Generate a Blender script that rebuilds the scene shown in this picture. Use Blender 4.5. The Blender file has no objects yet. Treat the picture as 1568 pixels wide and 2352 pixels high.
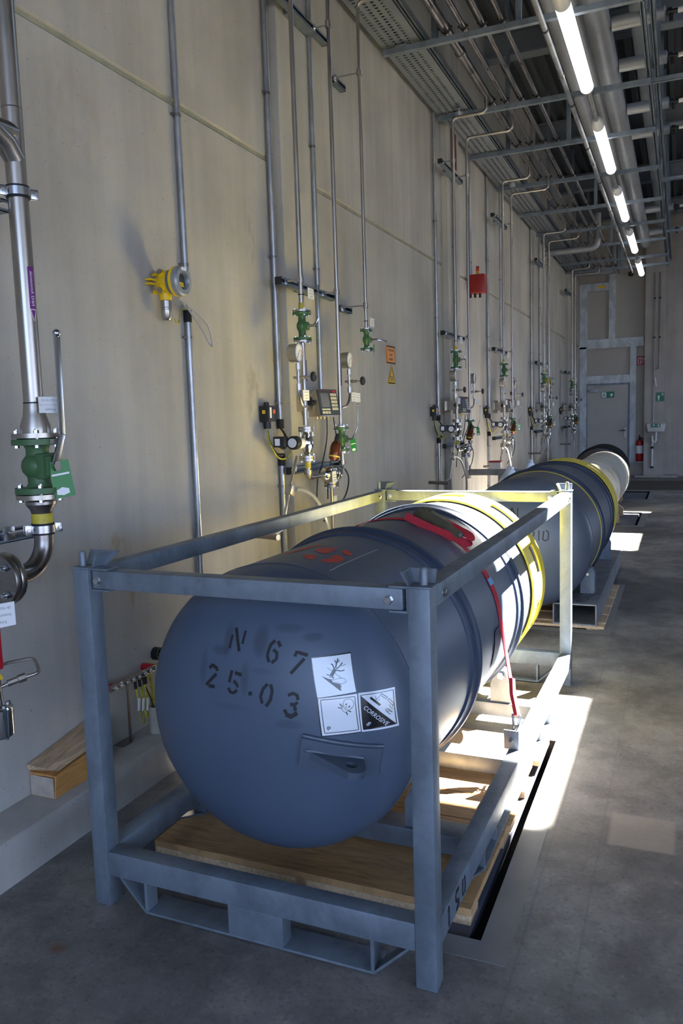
import bpy, bmesh, math, random
from mathutils import Vector, Matrix
random.seed(7)
PI = math.pi
sc = bpy.context.scene
COL = sc.collection
rad = math.radians

# ---------------------------------------------------------------- camera, light, exposure
def cam_axes(yaw, pitch, roll):
    cw, sw, cp, sp = math.cos(yaw), math.sin(yaw), math.cos(pitch), math.sin(pitch)
    f = Vector((sw * cp, cw * cp, -sp)); r = Vector((cw, -sw, 0)); u = r.cross(f)
    c, s = math.cos(roll), math.sin(roll)
    return c * r + s * u, -s * r + c * u, f
cd = bpy.data.cameras.new('camera'); cam = bpy.data.objects.new('camera', cd); COL.objects.link(cam)
r_, u_, f_ = cam_axes(-0.404, 0.1158, -0.0317)
cam.matrix_world = Matrix(((r_.x, u_.x, -f_.x, 0), (r_.y, u_.y, -f_.y, 0), (r_.z, u_.z, -f_.z, 1.5152), (0, 0, 0, 1)))
cd.sensor_fit = 'HORIZONTAL'; cd.sensor_width = 36; cd.lens = 1829.2 / 1568 * 36; cd.clip_end = 100; cd.clip_start = 0.05
sc.camera = cam
vs = sc.view_settings
vs.view_transform = 'Standard'; vs.look = 'None'; vs.gamma = 1; vs.use_curve_mapping = False
vs.exposure = 1.15

world = bpy.data.worlds.new('sky'); sc.world = world; world.use_nodes = True
bg = world.node_tree.nodes['Background']; bg.inputs[0].default_value = (0.46, 0.63, 1.0, 1); bg.inputs[1].default_value = 2.5

sd = bpy.data.lights.new('sun', 'SUN'); sun = bpy.data.objects.new('sun', sd); COL.objects.link(sun)
sd.energy = 88.0; sd.angle = rad(0.6); sd.color = (1.0, 0.93, 0.81)
sun.rotation_euler = Vector((0.52, 0.80, 1.0)).to_track_quat('Z', 'Y').to_euler()

def portal(name, loc, rot, sx, sy):
    l = bpy.data.lights.new(name, 'AREA'); o = bpy.data.objects.new(name, l); COL.objects.link(o)
    l.shape = 'RECTANGLE'; l.size = sx; l.size_y = sy; l.cycles.is_portal = True
    o.location = loc; o.rotation_euler = rot
ROOF = 6.0
SUNK = (0.52, 0.80)
# roof lights (X0, X1, Y0, Y1) in the roof plane
ROOFLIGHTS = [(-2.05 + .52 * ROOF, -.45 + .52 * ROOF, 2.84 + .8 * ROOF, 4.28 + .8 * ROOF),
              (-2.05 + .52 * ROOF, -.45 + .52 * ROOF, 9.10 + .8 * ROOF, 10.36 + .8 * ROOF),
              (-2.05 + .52 * ROOF, -.42 + .52 * ROOF, 12.5 + .8 * ROOF, 12.64 + .8 * ROOF)]
for x0, x1, y0, y1 in ROOFLIGHTS:
    portal('roof_light_portal', ((x0 + x1) / 2, (y0 + y1) / 2, ROOF + .1), (0, 0, 0), x1 - x0, y1 - y0)
portal('gate_portal', (1.7, -4.0, 1.9), (rad(90), 0, 0), 5.8, 3.8)
portal('added_far_opening_portal', (5.0, 14.5, 1.4), (0, rad(90), 0), 2.8, 4.0)  # unseen opening added in the right wall to brighten the hall's far end
portal('added_side_opening_portal', (5.0, -.5, 1.6), (0, rad(90), 0), 3.2, 6.0)  # unseen side opening added to throw sky light on the left wall

# ---------------------------------------------------------------- materials
MATS = {}
def mat(name, col, rough=0.5, metal=0.0, var=0.0, vscale=8.0, bump=0.0, bscale=60.0, emit=None, estr=0.0, coat=0.0, spec=0.5, stretch=None, detail=6, rvar=0.0):
    m = bpy.data.materials.new(name); m.use_nodes = True; MATS[name] = m
    nt = m.node_tree; N = nt.nodes; L = nt.links; b = N['Principled BSDF']
    b.inputs['Base Color'].default_value = (*col, 1); b.inputs['Roughness'].default_value = rough; b.inputs['Metallic'].default_value = metal
    b.inputs['Specular IOR Level'].default_value = spec
    if coat: b.inputs['Coat Weight'].default_value = coat; b.inputs['Coat Roughness'].default_value = 0.15
    if emit: b.inputs['Emission Color'].default_value = (*emit, 1); b.inputs['Emission Strength'].default_value = estr
    if var or bump or rvar:
        tc = N.new('ShaderNodeTexCoord'); mp = N.new('ShaderNodeMapping'); L.new(tc.outputs['Object'], mp.inputs['Vector'])
        if stretch: mp.inputs['Scale'].default_value = stretch
    if var or rvar:
        n = N.new('ShaderNodeTexNoise'); n.inputs['Scale'].default_value = vscale; n.inputs['Detail'].default_value = detail
        L.new(mp.outputs[0], n.inputs['Vector'])
        if var:
            cr = N.new('ShaderNodeValToRGB'); e = cr.color_ramp.elements
            e[0].position = .3; e[1].position = .7
            e[0].color = (*[max(0, c * (1 - var)) for c in col], 1); e[1].color = (*[min(1, c * (1 + var)) for c in col], 1)
            L.new(n.outputs['Fac'], cr.inputs[0]); L.new(cr.outputs[0], b.inputs['Base Color'])
        if rvar:
            mr = N.new('ShaderNodeMapRange'); mr.inputs['To Min'].default_value = max(0, rough - rvar); mr.inputs['To Max'].default_value = min(1, rough + rvar)
            mr.inputs['From Min'].default_value = .3; mr.inputs['From Max'].default_value = .7
            L.new(n.outputs['Fac'], mr.inputs['Value']); L.new(mr.outputs[0], b.inputs['Roughness'])
    if bump:
        n2 = N.new('ShaderNodeTexNoise'); n2.inputs['Scale'].default_value = bscale; n2.inputs['Detail'].default_value = 5
        L.new(mp.outputs[0], n2.inputs['Vector'])
        bp = N.new('ShaderNodeBump'); bp.inputs['Strength'].default_value = bump; bp.inputs['Distance'].default_value = 0.01
        L.new(n2.outputs['Fac'], bp.inputs['Height']); L.new(bp.outputs[0], b.inputs['Normal'])
    return m

class NB:  # small node-graph helper
    def __init__(s, name, rough=.8):
        s.m = bpy.data.materials.new(name); s.m.use_nodes = True; MATS[name] = s.m
        s.N = s.m.node_tree.nodes; s.L = s.m.node_tree.links; s.b = s.N['Principled BSDF']; s.b.inputs['Roughness'].default_value = rough
        s.tc = s.N.new('ShaderNodeTexCoord').outputs['Object']
    def noise(s, scale, detail=6, stretch=None, rough=.55, dist=0.0):
        v = s.tc
        if stretch:
            mp = s.N.new('ShaderNodeMapping'); mp.inputs['Scale'].default_value = stretch; s.L.new(v, mp.inputs[0]); v = mp.outputs[0]
        n = s.N.new('ShaderNodeTexNoise'); n.inputs['Scale'].default_value = scale; n.inputs['Detail'].default_value = detail
        n.inputs['Roughness'].default_value = rough; n.inputs['Distortion'].default_value = dist
        s.L.new(v, n.inputs['Vector']); return n.outputs['Fac']
    def ramp(s, fac, stops):
        r = s.N.new('ShaderNodeValToRGB'); e = r.color_ramp.elements
        while len(e) < len(stops): e.new(.5)
        for i, (p, c) in enumerate(stops):
            e[i].position = p; e[i].color = (*c, 1) if len(c) == 3 else c
        s.L.new(fac, r.inputs[0]); return r.outputs[0]
    def mix(s, fac, a, b, mode='MIX'):
        n = s.N.new('ShaderNodeMix'); n.data_type = 'RGBA'; n.blend_type = mode
        for sock, v in ((n.inputs[0], fac), (n.inputs[6], a), (n.inputs[7], b)):
            if isinstance(v, (int, float)): sock.default_value = v
            elif isinstance(v, tuple): sock.default_value = (*v, 1)
            else: s.L.new(v, sock)
        return n.outputs[2]
    def math(s, op, a, b=0.0):
        n = s.N.new('ShaderNodeMath'); n.operation = op
        for i, v in enumerate((a, b)):
            if isinstance(v, (int, float)): n.inputs[i].default_value = v
            else: s.L.new(v, n.inputs[i])
        return n.outputs[0]
    def sep(s):
        n = s.N.new('ShaderNodeSeparateXYZ'); s.L.new(s.tc, n.inputs[0]); return n.outputs
    def box(s, axes, lo, hi, soft=.01):  # soft mask of a rectangle in object space
        o = s.sep(); r = None
        for ax, l, h in zip(axes, lo, hi):
            for edge, sg in ((l, 1), (h, -1)):
                mr = s.N.new('ShaderNodeMapRange'); mr.inputs['From Min'].default_value = edge - soft; mr.inputs['From Max'].default_value = edge + soft
                if sg < 0: mr.inputs['To Min'].default_value = 1; mr.inputs['To Max'].default_value = 0
                s.L.new(o[ax], mr.inputs['Value'])
                r = mr.outputs[0] if r is None else s.math('MULTIPLY', r, mr.outputs[0])
        return r
    def blob(s, c, rx, ry, rz):  # elliptical mask
        o = s.sep(); t = None
        for i, (cc, rr) in enumerate(zip(c, (rx, ry, rz))):
            if rr is None: continue
            d = s.math('DIVIDE', s.math('SUBTRACT', o[i], cc), rr); d2 = s.math('MULTIPLY', d, d)
            t = d2 if t is None else s.math('ADD', t, d2)
        mr = s.N.new('ShaderNodeMapRange'); mr.inputs['From Min'].default_value = 0.2; mr.inputs['From Max'].default_value = 1.0
        mr.inputs['To Min'].default_value = 1; mr.inputs['To Max'].default_value = 0
        s.L.new(t, mr.inputs['Value']); return mr.outputs[0]
    def done(s, col, bump=None, bstr=.2, bdist=.01):
        s.L.new(col, s.b.inputs['Base Color'])
        if bump is not None:
            bp = s.N.new('ShaderNodeBump'); bp.inputs['Strength'].default_value = bstr; bp.inputs['Distance'].default_value = bdist
            s.L.new(bump, bp.inputs['Height']); s.L.new(bp.outputs[0], s.b.inputs['Normal'])
        return s.m

def wall_concrete(name, base, stains=True):
    g = NB(name, .85)
    c = g.ramp(g.noise(1.3, 8), [(.36, tuple(x * .86 for x in base)), (.64, tuple(x * 1.09 for x in base))])
    streak = g.noise(3.0, 6, (2.5, 2.5, .18))
    c = g.mix(.6, c, g.ramp(streak, [(.35, (.80, .80, .78)), (.65, (1.06, 1.05, 1.02))]), 'MULTIPLY')
    pores = g.ramp(g.noise(85, 2, None, .4), [(.25, (.5, .48, .45)), (.29, (1, 1, 1))])
    c = g.mix(.7, c, pores, 'MULTIPLY')
    if stains:
        for cc, ry, rz, colr, a in [((-2.2, 2.72, .98), .07, .10, (.36, .22, .09), .75), ((-2.2, 2.80, .86), .02, .2, (.36, .22, .09), .6),
                                 ((-2.2, 3.98, 1.66), .12, .22, (.22, .21, .18), .5), ((-2.2, 4.02, 2.55), .04, .22, (.25, .24, .20), .55),
                                 ((-2.2, 2.62, 2.75), .25, .3, (.33, .25, .18), .25)]:
            msk = g.math('MULTIPLY', g.blob(cc, None, ry, rz), g.ramp(g.noise(16, 6, (1, 1, .6), .6, .4), [(.42, (0, 0, 0)), (.6, (1, 1, 1))]))
            c = g.mix(g.math('MULTIPLY', msk, a), c, colr)
    h = g.math('ADD', g.noise(60, 4), g.math('MULTIPLY', g.noise(5, 4), .6))
    return g.done(c, h, .18, .006)

def floor_concrete(name):
    g = NB(name, .62)
    c = g.ramp(g.noise(.8, 9, None, .68, .2), [(.38, (.13, .122, .116)), (.5, (.225, .212, .202)), (.62, (.35, .33, .31))])
    c = g.mix(.6, c, g.ramp(g.noise(4, 9, (1, 1, 1), .72, .25), [(.40, (.55, .53, .51)), (.56, (1.10, 1.08, 1.05))]), 'MULTIPLY')
    c = g.mix(.6, c, g.ramp(g.noise(70, 3), [(.34, (.55, .53, .52)), (.42, (1, 1, 1)), (.60, (1, 1, 1)), (.68, (1.4, 1.4, 1.4))]), 'MULTIPLY')
    # repaired rectangular patch, oil stains, rust spot
    c = g.mix(g.math('MULTIPLY', g.box((0, 1), (-.215, 2.79), (.004, 3.03), .008), .6), c, (.42, .37, .31))
    for cc, rx, ry, colr, a in [((-.02, 2.55, 0), .12, .25, (.10, .10, .10), .6), ((.05, 2.0, 0), .22, .2, (.12, .11, .11), .5), ((-.25, 4.0, 0), .2, .3, (.13, .125, .12), .45),
                             ((-1.66, 1.66, 0), .035, .03, (.16, .07, .03), .8), ((-1.15, 1.55, 0), .30, .16, (.11, .11, .12), .35)]:
        msk = g.math('MULTIPLY', g.blob(cc, rx, ry, None), g.ramp(g.noise(9, 6, None, .6, .8), [(.35, (0, 0, 0)), (.62, (1, 1, 1))]))
        c = g.mix(g.math('MULTIPLY', msk, a), c, colr)
    # drawn joint lines beside the scale pits
    for x in (-.40, -.24):
        c = g.mix(g.math('MULTIPLY', g.box((0,), (x - .003,), (x + .003,), .003), .35), c, (.12, .12, .12))
    h = g.math('ADD', g.noise(45, 5), g.math('MULTIPLY', g.noise(4, 5), .8))
    return g.done(c, h, .16, .008)

def galvanized(name, base, rough=.42, metal=.75):
    g = NB(name, rough); g.b.inputs['Metallic'].default_value = metal
    v = g.N.new('ShaderNodeTexVoronoi'); v.inputs['Scale'].default_value = 55; g.L.new(g.tc, v.inputs['Vector'])
    sp = g.ramp(v.outputs['Color'], [(.0, tuple(x * .86 for x in base)), (1.0, tuple(x * 1.12 for x in base))])
    c = g.mix(.55, sp, g.ramp(g.noise(7, 7, (1, 1, .5), .6, .5), [(.40, tuple(x * .66 for x in base)), (.60, tuple(min(1, x * 1.26) for x in base))]))
    c = g.mix(.7, c, g.ramp(g.noise(120, 2, None, .5), [(.24, (.45, .45, .47)), (.29, (1, 1, 1))]), 'MULTIPLY')
    mr = g.N.new('ShaderNodeMapRange'); mr.inputs['To Min'].default_value = rough - .1; mr.inputs['To Max'].default_value = rough + .15
    g.L.new(g.noise(9, 5), mr.inputs['Value']); g.L.new(mr.outputs[0], g.b.inputs['Roughness'])
    return g.done(c, g.noise(90, 4), .08, .004)

def wood(name, base, grain=(14, .9, 14), dirty=.0):
    g = NB(name, .6)
    n = g.noise(3.0, 7, grain, .6, 1.6)
    c = g.ramp(n, [(.3, tuple(x * .62 for x in base)), (.5, base), (.7, tuple(min(1, x * 1.25) for x in base))])
    kn = g.N.new('ShaderNodeTexVoronoi'); kn.inputs['Scale'].default_value = 3.4; g.L.new(g.tc, kn.inputs['Vector'])
    c = g.mix(.7, c, g.ramp(kn.outputs['Distance'], [(.04, (.35, .22, .12)), (.1, (1, 1, 1))]), 'MULTIPLY')
    if dirty: c = g.mix(g.math('MULTIPLY', g.ramp(g.noise(2.2, 5), [(.45, (0, 0, 0)), (.65, (1, 1, 1))]), dirty), c, (.10, .085, .07))
    return g.done(c, n, .12, .004)

wall_concrete('concrete_wall', (.45, .43, .39)); wall_concrete('concrete_column', (.43, .415, .38), False); wall_concrete('concrete_plinth', (.40, .375, .34), False)
floor_concrete('concrete_floor')
wall_concrete('concrete_back', (.43, .395, .36), False)
mat('pit_border', (.22, .215, .21), .55, var=.12, vscale=6, bump=.1)
mat('joint_seal', (.33, .32, .22), .8, var=.2, vscale=12)
galvanized('galvanized_frame', (.52, .56, .58), .5, .25); galvanized('galvanized', (.175, .21, .25), .45, .4); galvanized('galvanized_light', (.44, .45, .46), .34, .8); galvanized('galvanized_dull', (.25, .26, .28), .48, .5)
mat('stainless', (.44, .405, .36), .32, 1.0, var=.10, vscale=10, rvar=.07, stretch=(1, 1, .3))
mat('stainless_dark', (.30, .275, .26), .33, 1.0, var=.14, vscale=6, rvar=.08)
mat('chrome', (.72, .71, .69), .12, 1.0)
mat('brushed_steel', (.50, .47, .42), .36, 1.0, var=.06, vscale=30)
mat('zinc_plated', (.52, .53, .55), .25, 1.0)
mat('tank_paint', (.072, .092, .13), .42, 0, var=.10, vscale=3, coat=.0, rvar=.05)
mat('hoop_paint', (.026, .042, .080), .52, 0, var=.08, vscale=6, bump=.05, bscale=30)
mat('tank_yellow', (.85, .66, .05), .45, 0, var=.05, vscale=8)
mat('tank_cream', (.52, .50, .43), .35, 0, var=.06, vscale=4)
mat('tank_dark', (.075, .072, .08), .3, 0.2, var=.1, vscale=5)
mat('stencil_black', (.012, .012, .014), .6); mat('sticker_white', (.74, .78, .84), .22, coat=.5); mat('sticker_black', (.008, .008, .010), .25, coat=.5)
mat('paint_red', (.52, .055, .03), .55, var=.2, vscale=30); mat('scratch', (.62, .62, .63), .6)
mat('strap_red', (.48, .018, .035), .75, var=.18, vscale=120, stretch=(1, 1, 1), bump=.3, bscale=300)
mat('yellow_chromate', (.17, .145, .085), .32, .7, var=.35, vscale=9); mat('blue_tag', (.10, .35, .62), .5)
wood('wood_ply', (.50, .30, .13), (2, 14, 2), .35); wood('wood_pale', (.58, .42, .26), (14, 1, 14), .12); wood('wood_beam', (.50, .34, .20), (14, 1.2, 14), .3); wood('wood_orange', (.50, .24, .07), (14, 1.2, 14))
mat('wood_end', (.42, .35, .28), .75, var=.2, vscale=20); mat('wood_dark_edge', (.10, .075, .055), .8, var=.2, vscale=10)
mat('scale_plate', (.075, .085, .125), .42, .0, var=.2, vscale=4, rvar=.08); mat('pit_dark', (.015, .015, .016), .9)
mat('valve_green', (.05, .125, .045), .45, 0, var=.10, vscale=14, bump=.05); mat('tag_green', (.015, .20, .04), .35)
mat('valve_bright', (.048, .125, .032), .42, 0, var=.10, vscale=14)
mat('black_plastic', (.012, .012, .013), .45); mat('black_rubber', (.010, .010, .011), .75); mat('grey_plastic', (.16, .165, .17), .5)
mat('label_white', (.78, .79, .80), .45); mat('label_grey_print', (.30, .30, .32), .5); mat('white_plastic', (.72, .70, .68), .4)
mat('detector_yellow', (.85, .56, .012), .38, var=.05, vscale=8); mat('cast_grey', (.36, .37, .38), .4, .5)
mat('purple', (.16, .02, .20), .4); mat('white_print', (.85, .85, .86), .5)
mat('yellow_tape', (.52, .42, .04), .5, var=.25, vscale=30); mat('orange_sign', (.78, .30, .06), .4); mat('yellow_sign', (.80, .50, .02), .4)
mat('sign_green', (.01, .17, .09), .4); mat('sign_red', (.42, .008, .02), .4); mat('sign_dark_red', (.16, .02, .025), .4); mat('orange_label', (.75, .16, .04), .5)
mat('alarm_red', (.30, .012, .008), .35); mat('lamp_red', (.50, .02, .01), .3); mat('lamp_amber', (.80, .25, .0), .3); mat('lamp_green', (.12, .48, .04), .3)
mat('screen_grey', (.14, .15, .20), .2); mat('key_beige', (.55, .53, .44), .5); mat('terminal_front', (.03, .04, .045), .35)
mat('copper_glaze', (.15, .05, .025), .18, .6, var=.35, vscale=14); mat('cable_black', (.010, .010, .011), .5); mat('cable_yellow', (.42, .40, .03), .5, var=.5, vscale=60); mat('cable_grey', (.42, .41, .38), .45)
mat('tube_glow', (1, 1, 1), .4, emit=(1.0, .99, .95), estr=1.6); mat('white_cap', (.75, .75, .74), .4)
mat('roof_sheet', (.075, .08, .085), .6, .2, var=.1, vscale=2); mat('roof_steel', (.20, .22, .24), .55, .3, var=.1, vscale=3)
mat('insulation_alu', (.26, .27, .285), .48, .35, var=.08, vscale=6); mat('panel_grey', (.45, .41, .355), .55, var=.04, vscale=3); mat('door_grey', (.42, .395, .36), .5, var=.04, vscale=4)
mat('outer_ground', (.045, .045, .047), .9, var=.1); mat('right_wall', (.55, .54, .50), .8, var=.05); mat('floor_trench', (.075, .065, .05), .7, var=.2, vscale=5)
mat('extinguisher_red', (.40, .012, .012), .3); mat('brass', (.55, .40, .14), .3, 1.0); mat('white_paint_metal', (.70, .70, .68), .4)
mat('gauge_face', (.82, .83, .84), .4); mat('clear_hose', (.62, .62, .60), .22, .4); mat('rust', (.22, .09, .035), .8, var=.4, vscale=20)
mat('cement_cup', (.36, .32, .26), .9, var=.1, vscale=20); mat('hazard_blue', (.05, .10, .22), .4)

def tank_sprayed(name, base):  # blue paint with the dark overspray left round the stencil cards
    g = NB(name, .42); c = g.ramp(g.noise(3, 5), [(.3, tuple(x * .93 for x in base)), (.7, tuple(x * 1.07 for x in base))])
    front = g.box((1,), (-1,), (.30,), .02)
    for x, z, rx, rz, a in ((.476, .875, .020, .055, .55), (.585, .88, .028, .050, .6), (.665, .918, .05, .014, .45), (.735, .895, .035, .014, .6), (.395, .79, .016, .06, .4), (.452, .846, .035, .016, .5), (.545, .775, .016, .055, .5), (.685, .655, .05, .016, .45), (.60, .80, .05, .010, .3), (.50, .69, .08, .012, .25)):
        c = g.mix(g.math('MULTIPLY', g.math('MULTIPLY', g.blob((x, 0, z), rx, None, rz), front), a * .6), c, (.010, .011, .013))
    return g.done(c)
tank_sprayed('tank_paint_stencilled', (.068, .095, .145))

# ---------------------------------------------------------------- mesh helpers
def basis(d):
    d = Vector(d).normalized(); a = Vector((0, 0, 1)) if abs(d.z) < .9 else Vector((1, 0, 0))
    x = a.cross(d).normalized(); return x, d.cross(x), d
class MB:
    def __init__(s): s.b = bmesh.new(); s.mi = 0
    def _tag(s, n0):
        s.b.faces.ensure_lookup_table()
        for f in s.b.faces[n0:]: f.material_index = s.mi
    def poly(s, vs):
        n0 = len(s.b.faces); s.b.faces.new([s.b.verts.new(v) for v in vs]); s._tag(n0); return s
    def hexa(s, p, bev=0.0):  # 8 corners: bottom ring then top ring
        t = bmesh.new(); v = [t.verts.new(q) for q in p]
        for q in ((3, 2, 1, 0), (4, 5, 6, 7), (0, 1, 5, 4), (1, 2, 6, 5), (2, 3, 7, 6), (3, 0, 4, 7)): t.faces.new([v[i] for i in q])
        if bev: bmesh.ops.bevel(t, geom=t.edges[:], offset=bev, segments=2, affect='EDGES', profile=.6)
        return s._merge(t)
    def _merge(s, t):
        n0 = len(s.b.faces); mp = {}
        for v in t.verts: mp[v] = s.b.verts.new(v.co)
        for f in t.faces:
            try: s.b.faces.new([mp[v] for v in f.verts])
            except ValueError: pass
        t.free(); s._tag(n0); return s
    def box(s, lo, hi, bev=0.0, M=None):
        x0, y0, z0 = lo; x1, y1, z1 = hi
        p = [Vector(q) for q in ((x0, y0, z0), (x1, y0, z0), (x1, y1, z0), (x0, y1, z0), (x0, y0, z1), (x1, y0, z1), (x1, y1, z1), (x0, y1, z1))]
        if M is not None: p = [M @ q for q in p]
        return s.hexa(p, bev)
    def cbox(s, c, size, bev=0.0, M=None):
        h = Vector(size) / 2; T = Matrix.Translation(Vector(c)) @ (M.to_4x4() if M is not None else Matrix())
        return s.box(-h, h, bev, T)
    def bar(s, a, b, w, h, up=(0, 0, 1), bev=0.0):
        a, b = Vector(a), Vector(b); d = (b - a).normalized(); side = d.cross(Vector(up)).normalized(); u = side.cross(d)
        p = []
        for q, _ in ((0, 0),): pass
        lo = [a - side * w / 2 - u * h / 2, a + side * w / 2 - u * h / 2, b + side * w / 2 - u * h / 2, b - side * w / 2 - u * h / 2]
        return s.hexa(lo + [q + u * h for q in lo], bev)
    def tube(s, pts, r, n=12, cap=True, smooth_bend=0.0, bn=5):
        pts = [Vector(p) for p in pts]
        if smooth_bend and len(pts) > 2:
            out = [pts[0]]
            for i in range(1, len(pts) - 1):
                a, b, c = pts[i - 1], pts[i], pts[i + 1]; l = min(smooth_bend, (a - b).length * .49, (c - b).length * .49)
                p0 = b + (a - b).normalized() * l; p1 = b + (c - b).normalized() * l
                for k in range(bn + 1):
                    t = k / bn; out.append(p0 * (1 - t) ** 2 + b * 2 * t * (1 - t) + p1 * t * t)
            pts = out + [pts[-1]]
        n0 = len(s.b.faces); rings = []; x = None
        for i, p in enumerate(pts):
            d = (pts[min(i + 1, len(pts) - 1)] - pts[max(i - 1, 0)]).normalized()
            if x is None: x, y, _ = basis(d)
            else:
                x = (x - d * x.dot(d)).normalized()
            y = d.cross(x); rr = r[i] if isinstance(r, (list, tuple)) else r
            rings.append([s.b.verts.new(p + (x * math.cos(2 * PI * k / n) + y * math.sin(2 * PI * k / n)) * rr) for k in range(n)])
        for a, b in zip(rings, rings[1:]):
            for k in range(n): s.b.faces.new((a[k], a[(k + 1) % n], b[(k + 1) % n], b[k]))
        if cap: s.b.faces.new(rings[0][::-1]); s.b.faces.new(rings[-1])
        s._tag(n0); return s
    def lathe(s, prof, o=(0, 0, 0), ax=(0, 0, 1), n=24, closed=False):  # prof: (radius, height)
        x, y, d = basis(ax); o = Vector(o); n0 = len(s.b.faces); rings = []
        for r, h in prof:
            if r < 1e-6: rings.append([s.b.verts.new(o + d * h)])
            else: rings.append([s.b.verts.new(o + d * h + (x * math.cos(2 * PI * k / n) + y * math.sin(2 * PI * k / n)) * r) for k in range(n)])
        pairs = list(zip(rings, rings[1:])) + ([(rings[-1], rings[0])] if closed else [])
        for a, b in pairs:
            if len(a) == 1 and len(b) == 1: continue
            for k in range(n):
                j = (k + 1) % n
                if len(a) == 1: s.b.faces.new((a[0], b[j], b[k]))
                elif len(b) == 1: s.b.faces.new((a[k], a[j], b[0]))
                else: s.b.faces.new((a[k], a[j], b[j], b[k]))
        s._tag(n0); return s
    def cyl(s, a, b, r, n=16):
        a, b = Vector(a), Vector(b); h = (b - a).length
        return s.lathe([(0, 0), (r, 0), (r, h), (0, h)], a, b - a, n)
    def ball(s, c, r, n=14, sq=1.0):
        return s.lathe([(r * math.sin(PI * i / 10), -r * sq * math.cos(PI * i / 10)) for i in range(11)], c, (0, 0, 1), n)
    def prism(s, poly, o, u, v, w, th):  # polygon in (u, v), extruded th along w
        o, u, v, w = Vector(o), Vector(u), Vector(v), Vector(w); n0 = len(s.b.faces)
        a = [s.b.verts.new(o + u * p + v * q) for p, q in poly]; b = [s.b.verts.new(o + u * p + v * q + w * th) for p, q in poly]
        s.b.faces.new(a[::-1]); s.b.faces.new(b)
        for i in range(len(a)): s.b.faces.new((a[i], a[(i + 1) % len(a)], b[(i + 1) % len(b)], b[i]))
        s._tag(n0); return s
    def ribbon(s, pts, w, fn, seg=.008, jag=0):  # flat stroke mapped through fn(u, v) -> Vector
        pts = [Vector((p[0], p[1])) for p in pts]; d = []
        for a, b in zip(pts, pts[1:]):
            k = max(1, int((b - a).length / seg)); d += [a.lerp(b, i / k) for i in range(k)]
        d.append(pts[-1]); n0 = len(s.b.faces); L = []; Rr = []
        for i, p in enumerate(d):
            t = d[min(i + 1, len(d) - 1)] - d[max(i - 1, 0)]
            t = t.normalized() if t.length > 1e-9 else Vector((1, 0)); nrm = Vector((-t.y, t.x)) * w / 2
            L.append(s.b.verts.new(fn(*(p + nrm)))); Rr.append(s.b.verts.new(fn(*(p - nrm))))
        for i in range(len(d) - 1): s.b.faces.new((L[i], Rr[i], Rr[i + 1], L[i + 1]))
        s._tag(n0); return s
    def build(s, name, m, parent=None, smooth=True, ang=35, local=True):
        me = bpy.data.meshes.new(name)
        bmesh.ops.recalc_face_normals(s.b, faces=s.b.faces[:])
        if not local and parent is not None:
            W = world_of(parent).inverted()
            for v in s.b.verts: v.co = W @ v.co
        s.b.to_mesh(me); s.b.free()
        for k in (m if isinstance(m, (list, tuple)) else [m]): me.materials.append(MATS[k])
        if smooth:
            me.shade_smooth(); me.set_sharp_from_angle(angle=rad(ang))
        o = bpy.data.objects.new(name, me); COL.objects.link(o)
        if parent is not None: o.parent = parent
        return o
def world_of(o):
    M = o.matrix_basis.copy()
    while o.parent: o = o.parent; M = o.matrix_basis @ M
    return M
def thing(name, label, cat, loc=(0, 0, 0), rotz=0.0, group=None):
    o = bpy.data.objects.new(name, None); COL.objects.link(o); o.empty_display_size = .1
    o.location = loc; o.rotation_euler = (0, 0, rotz); o['label'] = label; o['category'] = cat
    if group: o['group'] = group
    return o
def tag(o, label, cat, group=None):
    o['label'] = label; o['category'] = cat
    if group: o['group'] = group
    return o
def struct(o): o['kind'] = 'structure'; return o
def note(o, label): o['label'] = label; return o
def copy_tree(o, parent=None):
    c = o.copy(); COL.objects.link(c)
    if parent is not None: c.parent = parent
    for ch in list(o.children): copy_tree(ch, c)
    return c
def dup(root, loc, label, group=None):
    kids = list(root.children)
    c = root.copy(); COL.objects.link(c); c.location = loc; c['label'] = label
    if group: c['group'] = group
    for ch in kids: copy_tree(ch, c)
    return c
def text_faces(txt, size):
    cu = bpy.data.curves.new('t', 'FONT'); cu.body = txt; cu.size = size; cu.align_x = 'CENTER'; cu.align_y = 'CENTER'; cu.resolution_u = 3
    o = bpy.data.objects.new('t', cu); COL.objects.link(o); dg = bpy.context.evaluated_depsgraph_get(); dg.update()
    me = o.evaluated_get(dg).to_mesh(); V = [v.co.copy() for v in me.vertices]; F = [list(p.vertices) for p in me.polygons]
    o.evaluated_get(dg).to_mesh_clear(); bpy.data.objects.remove(o); bpy.data.curves.remove(cu); return V, F
def add_text(mb, txt, size, fn):
    V, F = text_faces(txt, size); vs_ = [mb.b.verts.new(fn(v.x, v.y)) for v in V]; n0 = len(mb.b.faces)
    for f in F:
        try: mb.b.faces.new([vs_[i] for i in f])
        except ValueError: pass
    mb._tag(n0); return mb
def flat(o, u, v):
    o, u, v = Vector(o), Vector(u), Vector(v); return lambda a, b: o + u * a + v * b
# ---------------------------------------------------------------- the hall
XW, XP, ZP = -2.209, -2.03, 0.163         # wall face, plinth face, plinth top
YF, YB, XR = -4.0, 19.6, 5.0
PITX = (-1.86, -.51)
PITS = [(2.12, 3.64), (5.66, 7.16), (11.10, 12.55), (14.45, 15.85)]
PITD = -.14
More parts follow.
